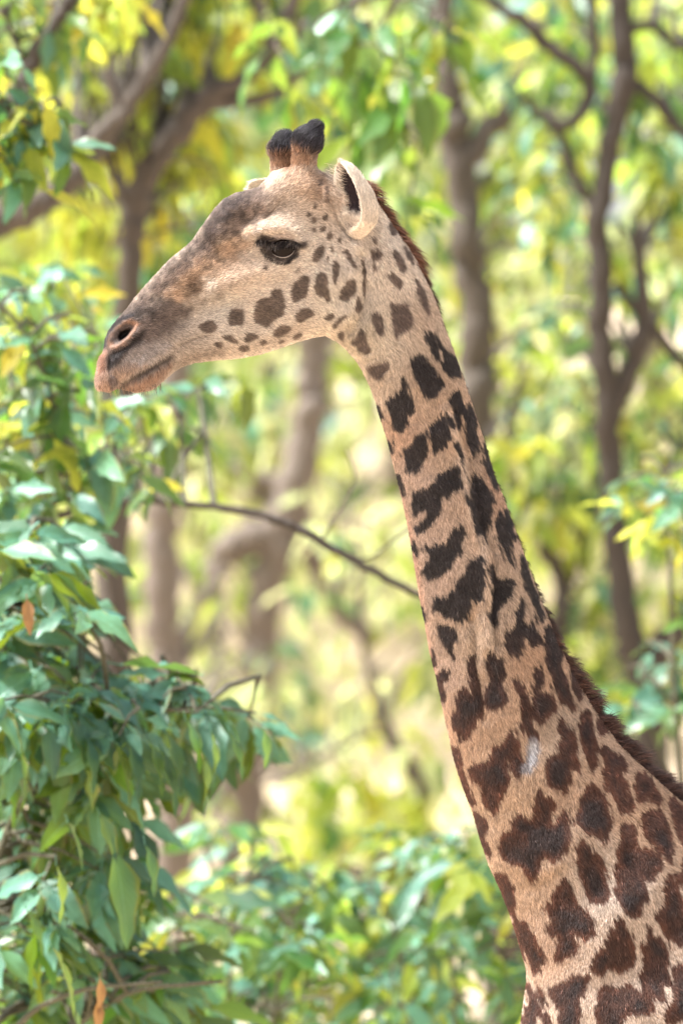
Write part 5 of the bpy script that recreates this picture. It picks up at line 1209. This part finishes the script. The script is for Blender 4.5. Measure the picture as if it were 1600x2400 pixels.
# right edge
pl = Plant('broadleaf_sapling', 'bluish green sapling with whorled leaves at the right edge', 'sapling', ground_pt(1640, 15.2), M_TWIG)
g0 = gpy(1640, 15.2)
pl.limb([(1640, g0, 34), (1625, 2400, 26), (1600, 1900, 20), (1580, 1650, 15), (1570, 1400, 12), (1562, 1200, 9), (1550, 1100, 6)], 15.2, 'stem')
pl.limb([(1580, 1650, 10), (1530, 1600, 8), (1500, 1590, 6)], 15.2, 'branch'); pl.limb([(1600, 1900, 10), (1530, 1720, 8), (1490, 1660, 6)], 15.2, 'branch')
for (px, py, n, mx, s) in [(1500, 1120, 7, 'MMY', 95), (1560, 1130, 7, 'MML', 100), (1600, 1180, 6, 'MLM', 100), (1480, 1180, 6, 'MYL', 90), (1540, 1220, 7, 'MYL', 95), (1590, 1270, 5, 'MGY', 95), (1440, 1150, 4, 'ML', 85), (1500, 1270, 4, 'MLY', 85), (1520, 1610, 7, 'MGG', 120), (1590, 1560, 6, 'GMM', 110), (1480, 1660, 7, 'MMG', 110), (1570, 1680, 7, 'GMM', 120), (1600, 1440, 4, 'GG', 100), (1430, 1600, 4, 'YLM', 80), (1520, 1520, 3, 'ML', 80)]:
    pl.cluster(Vector(at(px, py, 15.2 + rg.uniform(-.5, .5))), n, s / PXM * 1.52, mx, (-.2, .9), True, .2)
pl.done()

# ---- the same wood carries on to both sides of the view
def side_wood():
    r = random.Random(15); T = []; V = []; F = []; A = []; MI = []; keys = 'YLGMP'
    n = 0
    while n < 95:
        y = r.uniform(5, 70); x = r.uniform(-48, 48); half = (y + FD) * .0727
        if abs(x) < half + (1.6 if x > 0 else 3.0) or abs(x) > half + 5 + y * .45: continue
        n += 1; g = Vector((x, y, gz(x, y))); h = r.uniform(5.5, 10); ra = r.uniform(.07, .2); lean = r.uniform(-.8, .8)
        top = g + Vector((lean * 1.5, r.uniform(-.6, .6), h))
        T.append(([g - Vector((0, 0, .2)), g + Vector((lean * .3, 0, h * .35)), g + Vector((lean * .8, 0, h * .7)), top], [ra * 1.25, ra, ra * .75, ra * .3]))
        for q in range(16):
            z0 = r.uniform(.12, 1.0); a = r.uniform(0, 6.28); L = r.uniform(.6, 2.0); p0 = g.lerp(top, z0); p = p0 + Vector((math.cos(a) * L, math.sin(a) * L, r.uniform(-.3, .8)))
            T.append(([p0, (p0 + p) / 2 + Vector((0, 0, .12)), p], [ra * .3, ra * .2, .008])); mx = r.choice(('LLY', 'GML', 'LMG', 'YLL', 'GGL'))
            for c in range(22):
                b0 = len(V); pp = p + Vector((r.gauss(0, .42), r.gauss(0, .42), r.gauss(0, .36))); d = Vector((r.uniform(-1, 1), r.uniform(-1, 1), r.uniform(-1.2, .2))); Mx = leaf_matrix(pp, d, r.uniform(.18, .34) * (1 + y / 90), r.uniform(-1, 1))
                for v, l_ in (((0, 0, 0), (0, 0, 0)), ((.3, .18, .03), (.3, 1, 0)), ((.65, .17, -.03), (.65, 1, 0)), ((1, 0, -.14), (1, 0, 0)), ((.65, -.17, -.03), (.65, -1, 0)), ((.3, -.18, .03), (.3, -1, 0)), ((.5, 0, -.04), (.5, 0, 0))): V.append(tuple(Mx @ Vector(v))); A.append(l_)
                k = keys.index(r.choice(mx))
                for i in range(6): F.append([b0 + (i + 1) % 6, b0 + i, b0 + 6]); MI.append(k)
    root = empty('woodland', (14, 30, gz(14, 30))); tag(root, 'leafy wood continuing beyond both edges of the view', 'woodland', kind='stuff')
    link('trunks', tube(T, 'trunks', 6), root, M_BARK)['kind'] = 'stuff'
    me = mesh_np('foliage', V, F, True); me.attributes.new('lv', 'FLOAT_VECTOR', 'POINT').data.foreach_set('vector', np.array(A, np.float32).ravel())
    for k in keys: me.materials.append(LMI[k])
    me.polygons.foreach_set('material_index', np.array(MI, np.int32)); me.update()
    link('foliage', me, root)['kind'] = 'stuff'
side_wood()
